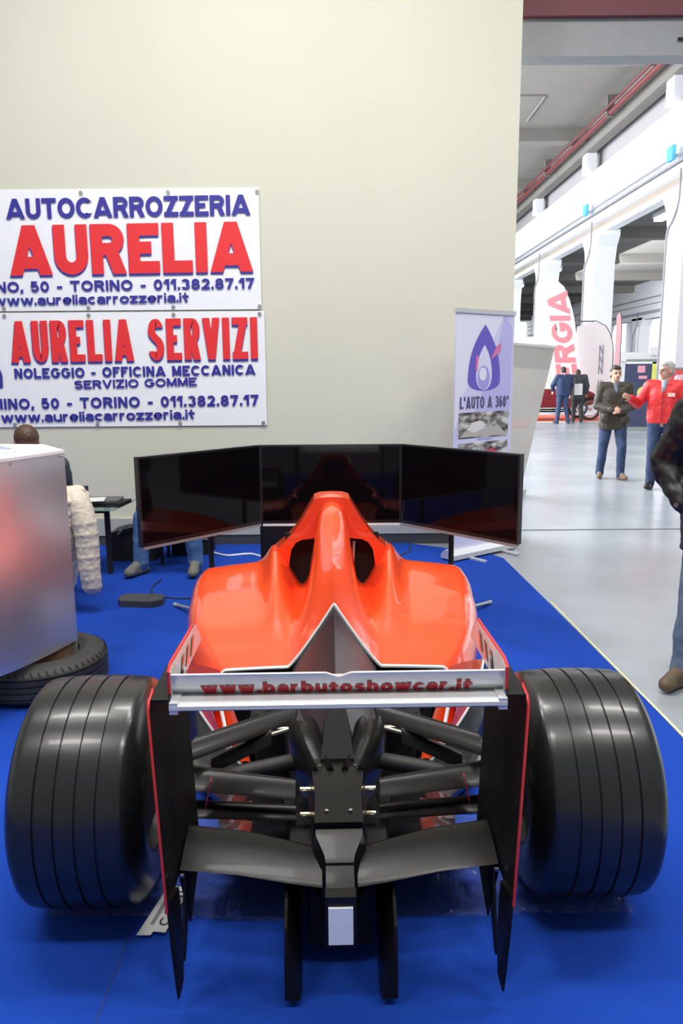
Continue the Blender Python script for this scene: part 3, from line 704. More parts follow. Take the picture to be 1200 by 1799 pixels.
for s in (-1, 1):
    bm = bmesh.new()
    rings = []
    for (Y, u0, u1, h) in ((2.02, .15, .33, .16), (2.15, .15, .36, .145), (2.35, .16, .40, .10), (2.55, .18, .42, .075)):
        rings.append([L(s*u0, Y, h), L(s*u1, Y, h-.01), L(s*u1, Y, h-.018), L(s*u0, Y, h-.008)])
    loft(bm, rings); obj('diffuser_side', bm, GLOSSB, car, smooth=False)
    # lower beam wing
    bm = bmesh.new()
    wing(bm, [(L(s*.048, 1.865, .318), L(s*.045, 1.735, .293), .009, (0, 0, 1)), (L(s*.12, 1.885, .325), L(s*.12, 1.745, .298), .010, (0, 0, 1)), (L(s*.26, 1.92, .338), L(s*.26, 1.765, .312), .010, (0, 0, 1)), (L(s*.415, 1.94, .346), L(s*.412, 1.775, .323), .010, (0, 0, 1))], 20, .015)
    obj('beam_wing', bm, CARB, car)

# rear wing
WG = car
for s in (-1, 1):
    bm = bmesh.new()
    tz = [(1.645, .82), (1.655, .83), (1.70, .838), (2.04, .838), (2.07, .80), (2.08, .20), (2.02, .15), (1.88, .09), (1.80, .30), (1.70, .30), (1.645, .32)]
    A = []; Bq = []
    for (Y, h) in tz:
        u = lerp(.411, .436, (h-.1)/.73); A.append(bm.verts.new(L(s*u, Y, h))); Bq.append(bm.verts.new(L(s*(u+.005), Y, h)))
    bm.faces.new(A); bm.faces.new(Bq[::-1]); n = len(A)
    for i in range(n): bm.faces.new((A[i], Bq[i], Bq[(i+1) % n], A[(i+1) % n]))
    ep = obj('endplate', bm, PLATE, car, smooth=False)
    bm = bmesh.new(); tube(bm, [L(s*lerp(.413, .438, (h-.1)/.73), Y-.002, h) for (Y, h) in ((1.645, .30), (1.645, .82), (1.66, .838), (1.70, .845), (1.705, .85))], .0035, 6); obj('red_edge', bm, REDEDGE, ep)
    # tapered strake below each endplate
    bm = bmesh.new(); 
    loft(bm, [[L(s*.421, 1.644, .33), L(s*.412, 1.646, .33), L(s*.40, 1.70, .33), L(s*.416, 1.70, .33)],
              [L(s*.416, 1.648, .20), L(s*.405, 1.650, .20), L(s*.395, 1.70, .20), L(s*.410, 1.70, .20)],
              [L(s*.411, 1.658, .08), L(s*.407, 1.660, .08), L(s*.396, 1.685, .08), L(s*.404, 1.69, .08)],
              [L(s*.408, 1.660, .045), L(s*.407, 1.661, .045), L(s*.404, 1.667, .045), L(s*.405, 1.668, .045)]])
    obj('endplate_strake', bm, CARB, car, smooth=False)
    bm = bmesh.new(); prism(bm, [(1.80-2.16, .32), (1.745-2.16, .14), (1.74-2.16, .085), (1.755-2.16, .09), (1.90-2.16, .32)], 'x', s*.405-.003, s*.405+.003); obj('endplate_strake', bm, PLATE, car, smooth=False)
    bm = bmesh.new(); disc(bm, L(s*.402, 1.755, .322), .005, .01, 'x', 12); obj('bolt', bm, CHROME, car)
    # upper silver endplate
    bm = bmesh.new()
    T = [(1.695, .825), (1.69, .895), (1.72, .905), (2.04, .895), (2.10, .85), (2.12, .82), (1.705, .82)]
    prism(bm, [(a-2.16, b) for a, b in T], 'x', s*.395-.003, s*.395+.003)
    up_ = obj('endplate_upper', bm, SILV, car, smooth=False)
    for k in range(3):
        bm = bmesh.new(); y0 = 1.80+k*.07; prism(bm, [(y0-2.16, .838), (y0+.03-2.16, .838), (y0+.055-2.16, .88), (y0+.03-2.16, .88)], 'x', s*.391-.0015, s*.391+.0015); obj('louvre', bm, GLOSSB, up_, smooth=False)
    bm = bmesh.new(); tube(bm, [L(s*.397, Y, h) for (Y, h) in ((1.695, .84), (1.688, .897), (1.72, .908), (2.04, .898), (2.10, .853), (2.12, .825))], .0042, 6); obj('red_edge', bm, REDEDGE, car)
    # shelf between upper and lower endplates
    bx('endplate_step', (min(s*.395, s*.438), max(s*.395, s*.438), 1.66-2.16, 2.04-2.16, .835, .841), PLATE, car)
    # red fin tip inside the endplate
    bm = bmesh.new(); loft(bm, [[L(s*.385, 2.02, .345), L(s*.383, 2.02, .345), L(s*.383, 2.06, .345), L(s*.385, 2.06, .345)], [L(s*.368, 2.03, .425), L(s*.366, 2.03, .425), L(s*.366, 2.05, .425), L(s*.368, 2.05, .425)]]); obj('brake_duct_fin', bm, REDEDGE, car)
# flap: rear-facing silver strip with lettering
bm = bmesh.new()
prof = [(1.690, .888), (1.700, .888), (1.735, .86), (1.760, .825), (1.752, .816), (1.735, .8225), (1.716, .834), (1.700, .853)]
def notch(u): return -0.010*max(0, 1-abs(u)/.03)
us = [-.393, -.2, -.05, -.03, 0, .03, .05, .2, .393]
loft(bm, [[L(u, Y, h+(notch(u) if h > .88 else 0)) for (Y, h) in prof] for u in us]); fl = obj('wing_flap', bm, SILV, car, angle=35)
def onflap(u, t, w_=0):
    x = lerp(-.325, .318, u); h = lerp(.829, .866, t)
    tab = [(.816, 1.752), (.8225, 1.735), (.834, 1.716), (.853, 1.700), (.888, 1.690)]
    Y = tab[0][1]
    for (a, ya), (b, yb) in zip(tab, tab[1:]):
        if a <= h <= b: Y = lerp(ya, yb, (h-a)/(b-a))
    return L(x, Y-.0012-w_, h)
me_t = text_mesh2('www.barbutoshowcar.it', 10, .72, .24, .35)
# subdivide so that the lettering follows the curved flap
bm = bmesh.new(); bm.from_mesh(me_t)
bmesh.ops.triangulate(bm, faces=bm.faces[:])
ys_ = [v.co.y for v in bm.verts]; lo, hi = min(ys_), max(ys_)
for t in (0.15, .3, .45, .6, .75, .9):
    g = bm.verts[:]+bm.edges[:]+bm.faces[:]
    bmesh.ops.bisect_plane(bm, geom=g, plane_co=(0, lerp(lo, hi, t), 0), plane_no=(0, 1, 0))
xs_ = [v.co.x for v in bm.verts]; xa, xb = min(xs_), max(xs_)
for v in bm.verts: v.co = Vector(onflap((v.co.x-xa)/(xb-xa), (v.co.y-lo)/(hi-lo), v.co.z*.5))
me = bpy.data.meshes.new('lettering'); bm.to_mesh(me); bm.free()
finish('lettering', me, mat('dark_red_ink', (0.45, 0.01, 0.02), 0.4), fl, smooth=False)
bm = bmesh.new()
prof = [(1.655, .826), (1.668, .831), (1.72, .829), (1.80, .815), (1.90, .80), (1.86, .792), (1.74, .805), (1.68, .810), (1.660, .812), (1.654, .817)]
loft(bm, [[L(u, Y, h) for (Y, h) in prof] for u in (-.392, 0, .392)]); obj('wing_main_plane', bm, SILV, car, angle=35)
for s in (-1, 1):
    bx('wing_bracket', (s*.382-.010, s*.382+.010, 1.656-2.16, 1.72-2.16, .806, .8335), SILV, car, bevel=.003)

# suspension
for s in (-1, 1):
    def blade(name, a, b, m=CARB, n=16):
        bm = bmesh.new(); wing(bm, [(a[0], a[1], a[2], a[3]), (b[0], b[1], b[2], b[3])], n, .03); return obj(name, bm, m, car)
    blade('upper_wishbone', (L(s*.125, 2.42, .485), L(s*.135, 2.36, .445), .022, (0, -.2, 1)), (L(s*.44, 2.22, .468), L(s*.45, 2.13, .43), .015, (0, -.2, 1)))
    blade('upper_wishbone', (L(s*.40, 2.24, .455), L(s*.42, 2.16, .43), .018, (0, 0, 1)), (L(s*.52, 2.19, .45), L(s*.52, 2.13, .42), .018, (0, 0, 1)))
    blade('toe_link', (L(s*.125, 2.11, .378), L(s*.125, 2.05, .350), .02, (0, 0, 1)), (L(s*.45, 2.18, .395), L(s*.45, 2.10, .355), .014, (0, 0, 1)))
    blade('lower_wishbone', (L(s*.125, 2.11, .295), L(s*.125, 2.06, .275), .018, (0, 0, 1)), (L(s*.46, 2.16, .29), L(s*.46, 2.10, .265), .014, (0, 0, 1)))
    bm = bmesh.new(); tube(bm, [L(s*.10, 2.26, .365), L(s*.50, 2.17, .33)], .026, 16); obj('drive_shaft', bm, BLK, car)
    bm = bmesh.new(); tube(bm, [L(s*.215, 2.30, .43), L(s*.135, 2.30, .455)], .007, 10); obj('push_rod', bm, BRASS, car)
    blade('push_rod_fairing', (L(s*.21, 2.31, .445), L(s*.21, 2.28, .405), .018, (0, -.3, 1)), (L(s*.40, 2.27, .375), L(s*.40, 2.23, .335), .018, (0, -.3, 1)), CARB)
    bm = bmesh.new(); tube(bm, [L(s*.13, 2.40, .40), L(s*.24, 2.42, .39)], .009, 10); obj('damper_rod', bm, STEEL, car)
    bm = bmesh.new(); tube(bm, [L(s*.24, 2.42, .39), L(s*.28, 2.42, .388)], .016, 12); obj('damper_body', bm, RIM, car)

    # wheel
    c = L(s*.725, 2.16, .341)
    whl = thing('wheel', None, None); whl.parent = car; whl.location = c
    del_keys = [k for k in ('label', 'category') if k in whl]
    for k in del_keys: del whl[k]
    R0 = .334; hw = .185
    prof = []
    # outer contour from inner bead round to outer bead, with four grooves
    def rad(x):
        e = abs(x)/hw; r = R0-0.012*e**2-(0.075*max(0, (e-.72)/.28)**2.6)
        return r
    xs = [-hw+2*hw*k/40 for k in range(41)]
    gro = [-.082, -.027, .028, .083]
    pts = []
    for x in xs:
        if any(abs(x-g) < .0075 for g in gro): continue
        pts.append((x, rad(x)))
    for g in gro:
        for dx, dr in ((-.0035, 0), (-.0028, -.006), (.0028, -.006), (.0035, 0)): pts.append((g+dx, rad(g+dx)+dr))
    pts.sort()
    side = [(hw+.004, R0-.11), (hw-.006, R0-.145), (hw-.03, R0-.155), (hw-.05, R0-.15), (-hw+.05, R0-.15), (-hw+.03, R0-.155), (-hw+.006, R0-.145), (-hw-.004, R0-.11)]
    bm = bmesh.new(); lathe(bm, pts+side, 'x', 120); ty = obj('tyre', bm, TYRE, whl, angle=28)
    bm = bmesh.new(); lathe(bm, [(-hw+.01, .178), (-hw+.01, .19), (hw-.01, .19), (hw-.01, .178), (hw-.04, .165), (-hw+.04, .165)], 'x', 64); obj('rim', bm, RIM, whl)
    bm = bmesh.new(); disc(bm, (s*.08, 0, 0), .168, .02, 'x', 48); obj('wheel_disc', bm, RIM, whl)
    bm = bmesh.new(); disc(bm, (s*.09, 0, 0), .05, .06, 'x', 24); obj('hub', bm, STEEL, whl)
    bm = bmesh.new(); disc(bm, (-s*.10, 0, 0), .125, .10, 'x', 40); obj('brake_drum', bm, BLK, whl, bevel=.01)

# clear plastic film under the rear wheels
FILM = mat('clear_film', (0.25, 0.3, 0.5), 0.06, alpha=0.16, spec=1.0, bump=0.9, bscale=26)
pf = thing('plastic_film', 'crinkled clear plastic film laid on the blue carpet under the rear wheels', 'plastic sheet', (0, 0, 0))
bm = bmesh.new(); G = []
nx, ny = 300, 100
for j in range(ny+1):
    row = []
    for i in range(nx+1):
        x = lerp(-.87, .85, i/nx); y = lerp(1.99, 2.5, j/ny)
        e = noise.noise(Vector((x*2.2, y*3, 3)))*.03*(1 if j == 0 else 0)
        z = .0095+.009*abs(noise.noise(Vector((x*18, y*10, 1))))*min(1, .35+1.2*abs(noise.noise(Vector((x*4, y*4, 8)))))+.014*abs(noise.noise(Vector((x*60, y*55, 4))))*(1 if (abs(x) > .25 and abs(x) < .46) or abs(x) > .76 or y < 2.05 else .25)
        row.append(bm.verts.new((x, y+e, z)))
    G.append(row)
for j in range(ny):
    for i in range(nx): bm.faces.new((G[j][i], G[j][i+1], G[j+1][i+1], G[j+1][i]))
obj('film', bm, FILM, pf, angle=25)
# printed label strip by the left wheel
tl = thing('paper_label', 'white printed label strip lying on the carpet by the left slick tyre', 'label', (-.535, 2.02, .016), math.radians(-8))
bm = bmesh.new(); prism(bm, [(-.04, -.115), (.0, -.11), (.002, -.095), (.038, -.095), (.045, .10), (-.025, .10)], 'z', 0, .0015); obj('paper', bm, mat('paper_white', (0.75, 0.75, 0.75), 0.6), tl, smooth=False)
M = Matrix.Rotation(math.radians(90), 4, 'X')
def flat_text(name, s, x0, x1, y0, y1, z, m, par, th=.2):
    me = text_mesh2(s, y1-y0, x1-x0, th)
    for v in me.vertices: v.co = (x1-v.co.y, y0+v.co.x, z+v.co.z)
    me.name = name
    return finish(name, me, m, par, smooth=False)
flat_text('lettering', 'CANTI', .005, .036, -.07, .08, .002, mat('black_ink', (.03, .03, .03), .5), tl, .2)
bm = bmesh.new(); prism(bm, [(-.018, -.07), (-.006, -.07), (.0, .08), (-.012, .08)], 'z', .0016, .002); obj('small_print', bm, mat('grey_print', (.25, .27, .3), .5), tl, smooth=False)

# ------------------------------------------------------------ three screens in front of the cockpit
SX, SH0, SH1 = -.066, .64, 1.14
scr = [( -.066, 4.75, 0.0, 'centre black flat screen of the three facing the race car', ),
       ( -.066-.4425-.294, 4.75-.325, math.radians(48), 'left angled black flat screen of the three around the cockpit'),
       ( -.066+.4425+.294, 4.75-.325, math.radians(-48), 'right angled black flat screen of the three around the cockpit')]
BEZ = mat('screen_bezel', (.01, .01, .011), .3, coat=.3)
GR = mat('screen_grey_trim', (.42, .43, .43), .35, metal=.5)
for i, (x, y, a, lab) in enumerate(scr):
    t = thing('flat_screen', lab, 'screen', (x, y, 0), a, 'simulator screens')
    hw = .4425
    bx('casing', (-hw, hw, .0, .035, SH0, SH1), BEZ, t, bevel=.004)
    bx('display', (-hw+.012, hw-.012, -.0015, .0005, SH0+.022, SH1-.012), SCREEN, t)
    bx('bottom_trim', (-hw+.01, hw-.01, -.006, .03, SH0-.014, SH0), WHITEP if i == 0 else GR, t, bevel=.003)
    bx('rear_housing', (-hw+.12, hw-.12, .035, .07, SH0+.08, SH1-.12), BLK, t, bevel=.01)
    bx('mount_bracket', (-.05, .05, .07, .10, SH0+.14, SH0+.30), BLK, t)
t = thing('screen_stand', 'black tubular floor stand with grey feet holding the three screens', 'stand', (0, 0, 0))
for s in (-1, 1):
    cx = -.066+s*.805; cy = 4.75-.325+.14
    bm = bmesh.new(); tube(bm, [(cx-s*.06, cy+.05, .05), (cx-s*.06, cy+.05, 1.0)], .0165, 14); obj('pole', bm, BLK, t)
    bm = bmesh.new(); tube(bm, [(cx-s*.06, cy+.05, .80), (cx+s*.055, cy-.075, .80)], .012, 10); obj('arm', bm, BLK, t)
    for (dx, dy) in ((.33, .42), (.05, -.40), (-.30, .10)):
        a = Vector((cx-s*.06, cy+.05, .09)); b = Vector((cx-s*.06+s*dx, cy+.05+dy, .022))
        bm = bmesh.new(); tube(bm, [a, b], .011, 10); lg = obj('leg', bm, GR, t)
        bm = bmesh.new(); tube(bm, [b-(b-a).normalized()*.02, b+(b-a).normalized()*.02], .0145, 10); obj('rubber_foot', bm, mat('pale_rubber', (.4, .45, .5), .5), lg)
cb = thing('equipment_cabinet', 'black equipment cabinet standing under the centre screen behind the car', 'cabinet', (0, 0, 0))
bx('body', (-.54, .16, 4.95, 5.35, .02, .72), BLK, cb, bevel=.006)
bx('door', (-.52, -.19, 4.94, 4.95, .05, .70), mat('cabinet_door_black', (.02, .02, .022), .4), cb); bx('door', (-.18, .15, 4.94, 4.95, .05, .70), MATS['cabinet_door_black'], cb)
bm = bmesh.new(); disc(bm, (-.50, 4.935, .42), .007, .01, 'y', 12); obj('knob', bm, CHROME, cb)
for x in (-.5, .12):
    for y in (4.98, 5.32): bx('foot', (x-.02, x+.02, y-.02, y+.02, .007, .02), BLK, cb)

# cables
WCAB = mat('white_cable', (.75, .77, .82), .5); BCAB = mat('black_cable', (.03, .03, .035), .5)
def cable(name, pts, r, m, label):
    bm = bmesh.new(); tube(bm, smoothpath(pts, 8), r, 8); return tag(obj(name, bm, m), label, 'cable')
cable('white_cable', [(-1.15, 6.62, .015), (-1.0, 6.5, .015), (-.8, 6.55, .015), (-.62, 6.38, .015), (-.3, 6.33, .015)], .009, WCAB, 'white cable running along the blue carpet below the wall')
cable('white_cable', [(-.4, 6.0, .015), (-.6, 6.12, .015), (-.72, 6.08, .015), (-.7, 6.0, .015), (-.5, 6.02, .015)], .008, WCAB, 'white cable loop on the carpet just behind the left sidepod')
cable('black_cable', [(-1.40, 5.72, .015), (-1.42, 5.5, .013), (-1.34, 5.3, .013), (-1.15, 5.22, .013), (-.9, 5.25, .013)], .005, BCAB, 'thin black cable curling on the carpet left of the car')
cable('black_cable', [(-1.72, 6.3, .60), (-1.62, 6.5, .68), (-1.3, 6.9, .86)], .004, BCAB, 'thin dark cable rising from the small table toward the left screen')
cable('black_cable', [(.45, 6.4, .013), (.6, 6.6, .013), (.62, 6.85, .02)], .006, BCAB, 'short black cable on the carpet near the skirting right of the car')

# floor pad
fp = thing('foot_pad', 'flat dark grey rounded pad lying on the blue carpet', 'pad', (-1.40, 5.12, .007), math.radians(-3))
bm = bmesh.new(); prism(bm, [(-.155, -.03), (-.12, -.085), (.10, -.10), (.165, -.045), (.15, .06), (.10, .09), (-.11, .09), (-.155, .05)], 'z', 0, .045)
obj('pad_body', bm, mat('pad_grey', (.05, .052, .056), .5), fp, bevel=.014, seg=3)
bx('pad_label', (.075, .115, -.035, -.01, .0445, .0465), mat('pad_print', (.10, .11, .12), .4), fp)

# ------------------------------------------------------------ counter on tyres
PANEL = mat('satin_counter_panel', (.60, .60, .64), .30, metal=.75, bump=.02, bscale=5)
ct = thing('counter', 'curved satin silver reception counter with white top at the left', 'counter', (0, 0, 0))
arc = smoothpath([(-1.375, 3.78, 0), (-1.455, 3.54, 0), (-1.56, 3.31, 0), (-1.75, 3.04, 0), (-2.05, 2.86, 0)], 8)
arc = [(p.x, p.y) for p in arc]
bm = bmesh.new(); prism(bm, arc+[(x-.018, y+.012) for x, y in arc[::-1]], 'z', .225, 1.20); obj('front_panel', bm, PANEL, ct, angle=30)
topo = [(x+.004, y-.003) for x, y in arc]+[(-2.5, 3.3), (-2.2, 4.2), (-1.60, 4.10)]
bm = bmesh.new(); prism(bm, topo, 'z', 1.20, 1.214); obj('worktop', bm, mat('white_laminate', (.80, .81, .84), .35), ct, smooth=False)
bm = bmesh.new(); prism(bm, [(-1.378, 3.78), (-1.60, 4.09), (-1.615, 4.08), (-1.38, 3.775)], 'z', .24, 1.2); obj('side_panel', bm, PANEL, ct, smooth=False)
WOOD = mat('brown_wood', (.26, .16, .09), .6, noise_amt=.4, nscale=9)
bm = bmesh.new(); prism(bm, [(-1.42, 3.74), (-1.47, 3.60), (-1.72, 3.50), (-2.1, 3.6), (-1.9, 4.0), (-1.55, 3.98)], 'z', .215, .235); obj('base_board', bm, WOOD, ct, smooth=False)
bm = bmesh.new(); lathe(bm, [(.03, 0.001), (.03, .20), (.222, .20), (.222, 0.001)], 'z', 28, (-1.60, 3.78, 0)); obj('wooden_drum', bm, WOOD, ct)
bx('metal_bracket', (-1.40, -1.385, 3.775, 3.80, .007, .23), GR, ct)
for (px, py) in ((-1.375, 3.755), (-1.50, 3.44)):
    bm = bmesh.new(); disc(bm, (px+.002, py-.003, 1.185), .006, .006, 'x', 10); obj('screw', bm, GR, ct)
def road_tyre(name, label, x, y, z, R=.33, h=.19):
    t = thing(name, label, 'tyre', (x, y, z))
    prof = []
    o = []
    for k in range(25):
        zz = h*k/24; e = abs(zz-h/2)/(h/2); o.append((zz, R-.055*max(0, (e-.55)/.45)**2))
    p2 = []
    for zz, r in o:
        if any(abs(zz-h*g) < .006 for g in (.25, .42, .58, .75)): continue
        p2.append((zz, r))
    for g in (.25, .42, .58, .75):
        rr = R
        for d, q in ((-.004, 0), (-.003, -.009), (.003, -.009), (.004, 0)): p2.append((h*g+d, rr+q))
    p2.sort()
    prof = p2+[(h+.003, R-.10), (h-.012, R-.135), (h-.02, R-.14), (.02, R-.14), (.012, R-.135), (-.003+.003, R-.10)]
    bm = bmesh.new(); lathe(bm, prof, 'z', 96); obj('carcass', bm, TYRE2, t, angle=25)
    for k in range(56):
        a = 2*PI*k/56
        if not (-2.2 < a-2*PI < .9 or a < .9): continue
        bm = bmesh.new(); c0, s0 = math.cos(a), math.sin(a)
        pts = [Vector((R*.955*c0, R*.955*s0, h*.955)), Vector((R*.99*math.cos(a+.03), R*.99*math.sin(a+.03), h*.83))]
        tube(bm, pts, .002, 4); obj('tread_sipe', bm, DARK, t)
    return t
tt = road_tyre('road_tyre', 'worn black grooved road tyre lying flat under the silver counter', -1.555, 3.735, .008)

# papers on the counter
def stack(name, lab, x, y, z, wdt, dp, h, rz, m, cat):
    t = thing(name, lab, cat, (x, y, z), math.radians(rz))
    bx('sheet', (-wdt/2, wdt/2, -dp/2, dp/2, 0, h), m, t); return t
PAP = mat('print_paper', (.68, .70, .86), .5); PAPB = mat('print_paper_blue', (.30, .33, .62), .5)
stack('leaflet', 'pale blue-white leaflet lying nearest the corner on the counter top', -1.56, 3.72, 1.2145, .15, .21, .004, 60, PAP, 'leaflet')
stack('leaflet_pile', 'small pile of blue and white leaflets at the left edge of the counter top', -1.68, 3.62, 1.2145, .15, .21, .014, 75, PAP, 'leaflets')
stack('leaflet', 'blue printed leaflet on the counter top farther back', -1.78, 3.86, 1.2145, .15, .21, .004, 40, PAPB, 'leaflet')

# ------------------------------------------------------------ small table with folders, box, chair, jacket
gt = thing('side_table', 'small glass-topped table with black leg near the cream wall', 'table', (0, 0, 0))
bm = bmesh.new(); prism(bm, [(-2.35, 5.75), (-1.74, 5.72), (-1.70, 6.25), (-2.35, 6.28)], 'z', .555, .567); obj('glass_top', bm, mat('glass_top', (.30, .42, .40), .08, alpha=.55), gt, smooth=False)
for (x, y) in ((-1.86, 5.95), (-2.28, 5.95)): bx('leg', (x-.018, x+.018, y-.018, y+.018, .007, .555), BLK, gt)
bx('crossbar', (-2.28, -1.86, 5.94, 5.96, .50, .52), BLK, gt)
def folder(lab, x, y, z, rz, m, h=.02, nm='folder', cat='folder', wd=.32, dp=.24):
    t = thing(nm, lab, cat, (x, y, z), math.radians(rz)); bx('cover', (-wd/2, wd/2, -dp/2, dp/2, 0, h), m, t, bevel=.003); return t
folder('black folder at the bottom of the pile on the glass table', -1.86, 5.95, .568, -8, BLK, .03)
folder('dark grey folder tilted on top of the black folder on the glass table', -1.90, 5.93, .600, 6, mat('folder_grey', (.08, .08, .085), .4), .018)
folder('sheet of white paper lying on top of the dark folders', -1.95, 5.88, .6195, 12, WHITEP, .002, 'paper_sheet', 'paper', .2, .2)
bgm = bmesh.new()
prism(bgm, [(-1.98, .007), (-1.60, .007), (-1.57, .33), (-1.75, .31), (-1.98, .25)], 'y', 6.35, 6.65)
gb_ = thing('equipment_bag', 'black box-shaped bag on the carpet against the wall behind the jacket', 'bag'); obj('body', bgm, BLK, gb_, bevel=.02)
bm = bmesh.new(); tube(bm, smoothpath([(-1.9, 6.34, .24), (-1.8, 6.32, .33), (-1.65, 6.34, .31)], 5), .008, 6); obj('handle', bm, mat('bag_strap', (.35, .36, .34), .6), gb_)
bg2 = thing('monitor_box', 'low black flat box on the carpet between the seated person\'s shoes', 'box'); bx('body', (-1.50, -1.16, 6.56, 6.84, .007, .16), BLK, bg2, bevel=.01); bx('lid_edge', (-1.50, -1.16, 6.545, 6.56, .145, .155), GR, bg2)

ch = thing('office_chair', 'dark chair behind the counter with a cream jacket on its back', 'chair', (-2.05, 5.2, 0))
bx('seat', (-.26, .2, -.22, .22, .40, .45), mat('chair_blue_black', (.02, .025, .04), .7), ch, bevel=.01)
bx('backrest', (.20, .24, -.2, .2, .45, .80), MATS['chair_blue_black'], ch, bevel=.01)
for (x, y) in ((-.23, -.19), (-.23, .19), (.2, -.19), (.2, .19)):
    bm = bmesh.new(); tube(bm, [(x, y, .007), (x, y, .42)], .014, 10); obj('leg', bm, MATS['chair_blue_black'], ch)

# ------------------------------------------------------------ organic builder: union of tapered capsules and ellipsoids, remeshed to one skin
def capsule(bm, a, b, ra, rb, n=12, fl=1.0, flax=None):
    a = Vector(a); b = Vector(b); d = b-a; L_ = d.length
    t = d.normalized() if L_ > 1e-6 else Vector((0, 0, 1))
    p = t.orthogonal().normalized(); q = t.cross(p); rings = []
    m = 4
    for k in range(1, m+1):
        an = -PI/2+PI/2*k/m; rings.append((a+t*math.sin(an)*ra, math.cos(an)*ra))
    for k in range(0, m):
        an = PI/2*k/m; rings.append((b+t*math.sin(an)*rb, math.cos(an)*rb))
    R = [[bm.verts.new(c+(p*math.cos(2*PI*i/n)+q*math.sin(2*PI*i/n))*r) for i in range(n)] for c, r in rings]
    for A, B in zip(R, R[1:]):
        for i in range(n): bm.faces.new((A[i], A[(i+1) % n], B[(i+1) % n], B[i]))
    v0 = bm.verts.new(a-t*ra); v1 = bm.verts.new(b+t*rb)
    for i in range(n):
        bm.faces.new((v0, R[0][(i+1) % n], R[0][i])); bm.faces.new((v1, R[-1][i], R[-1][(i+1) % n]))
def ellips(bm, c, r, rot=None, n=18):
    M = Matrix.Translation(Vector(c)) @ (rot.to_4x4() if rot else Matrix.Identity(4)) @ Matrix.Diagonal((*r, 1))
    bmesh.ops.create_uvsphere(bm, u_segments=n, v_segments=n//2+3, radius=1, matrix=M)
def blob(name, prims, m, parent, voxel=.008, smooth=3, disp=0, dscale=8, angle=180, post=None):
    bm = bmesh.new()
    for p in prims:
        if p[0] == 'c': capsule(bm, *p[1:])
        elif p[0] == 'e': ellips(bm, *p[1:])
        elif p[0] == 'b': box(bm, *p[1:])
        elif p[0] == 'p': prism(bm, *p[1:])
    bmesh.ops.recalc_face_normals(bm, faces=bm.faces[:])
    me = bpy.data.meshes.new('tmp'); bm.to_mesh(me); bm.free()
    o = bpy.data.objects.new('tmp', me); C.objects.link(o)
    md = o.modifiers.new('r', 'REMESH'); md.mode = 'VOXEL'; md.voxel_size = voxel
    sm = o.modifiers.new('s', 'SMOOTH'); sm.iterations = smooth; sm.factor = .6
    dg = bpy.context.evaluated_depsgraph_get(); me2 = bpy.data.meshes.new_from_object(o.evaluated_get(dg))
    bpy.data.objects.remove(o); bpy.data.meshes.remove(me)
    if disp:
        nv = len(me2.vertices); co = [0.0]*(nv*3); no = [0.0]*(nv*3)
        me2.vertices.foreach_get('co', co); me2.vertices.foreach_get('normal', no)
        for i in range(0, nv*3, 3):
            q = Vector((co[i], co[i+1], co[i+2]))*dscale; d = disp*(noise.noise(q)+.5*noise.noise(q*2.3))
            co[i] += no[i]*d; co[i+1] += no[i+1]*d; co[i+2] += no[i+2]*d
        me2.vertices.foreach_set('co', co); me2.update()
    if post: post(me2)
    return finish(name, me2, m, parent, angle=angle)
def hand_prims(wr, dirv, palmn, size=1.0, curl=.35, thumb_side=1):
    """wrist, finger direction, palm normal (towards the palm side)"""
    wr = Vector(wr); d = Vector(dirv).normalized(); n = Vector(palmn); n = (n-d*n.dot(d)).normalized(); s = d.cross(n)*thumb_side
    P = []; k = size
    pc = wr+d*.045*k
    for i in (-1, 0, 1): P.append(('c', wr+s*.010*i*k, wr+d*.085*k+s*.026*i*k, .016*k, .013*k))
    for i, ln in enumerate((.070, .080, .074, .058)):
        b = wr+d*.088*k+s*(.030-.020*i)*k
        m1 = b+(d*math.cos(curl)+n*math.sin(curl))*ln*.5*k
        e = m1+(d*math.cos(curl*2.4)+n*math.sin(curl*2.4))*ln*.5*k
        P += [('c', b, m1, .0095*k, .0088*k), ('c', m1, e, .0088*k, .0075*k)]
    tb = wr+d*.030*k+s*.026*k; t1 = tb+(d*.6+s*.7+n*.25).normalized()*.036*k; t2 = t1+(d*.9+s*.25+n*.4).normalized()*.030*k
    P += [('c', tb, t1, .0125*k, .010*k), ('c', t1, t2, .010*k, .0085*k)]
    return P
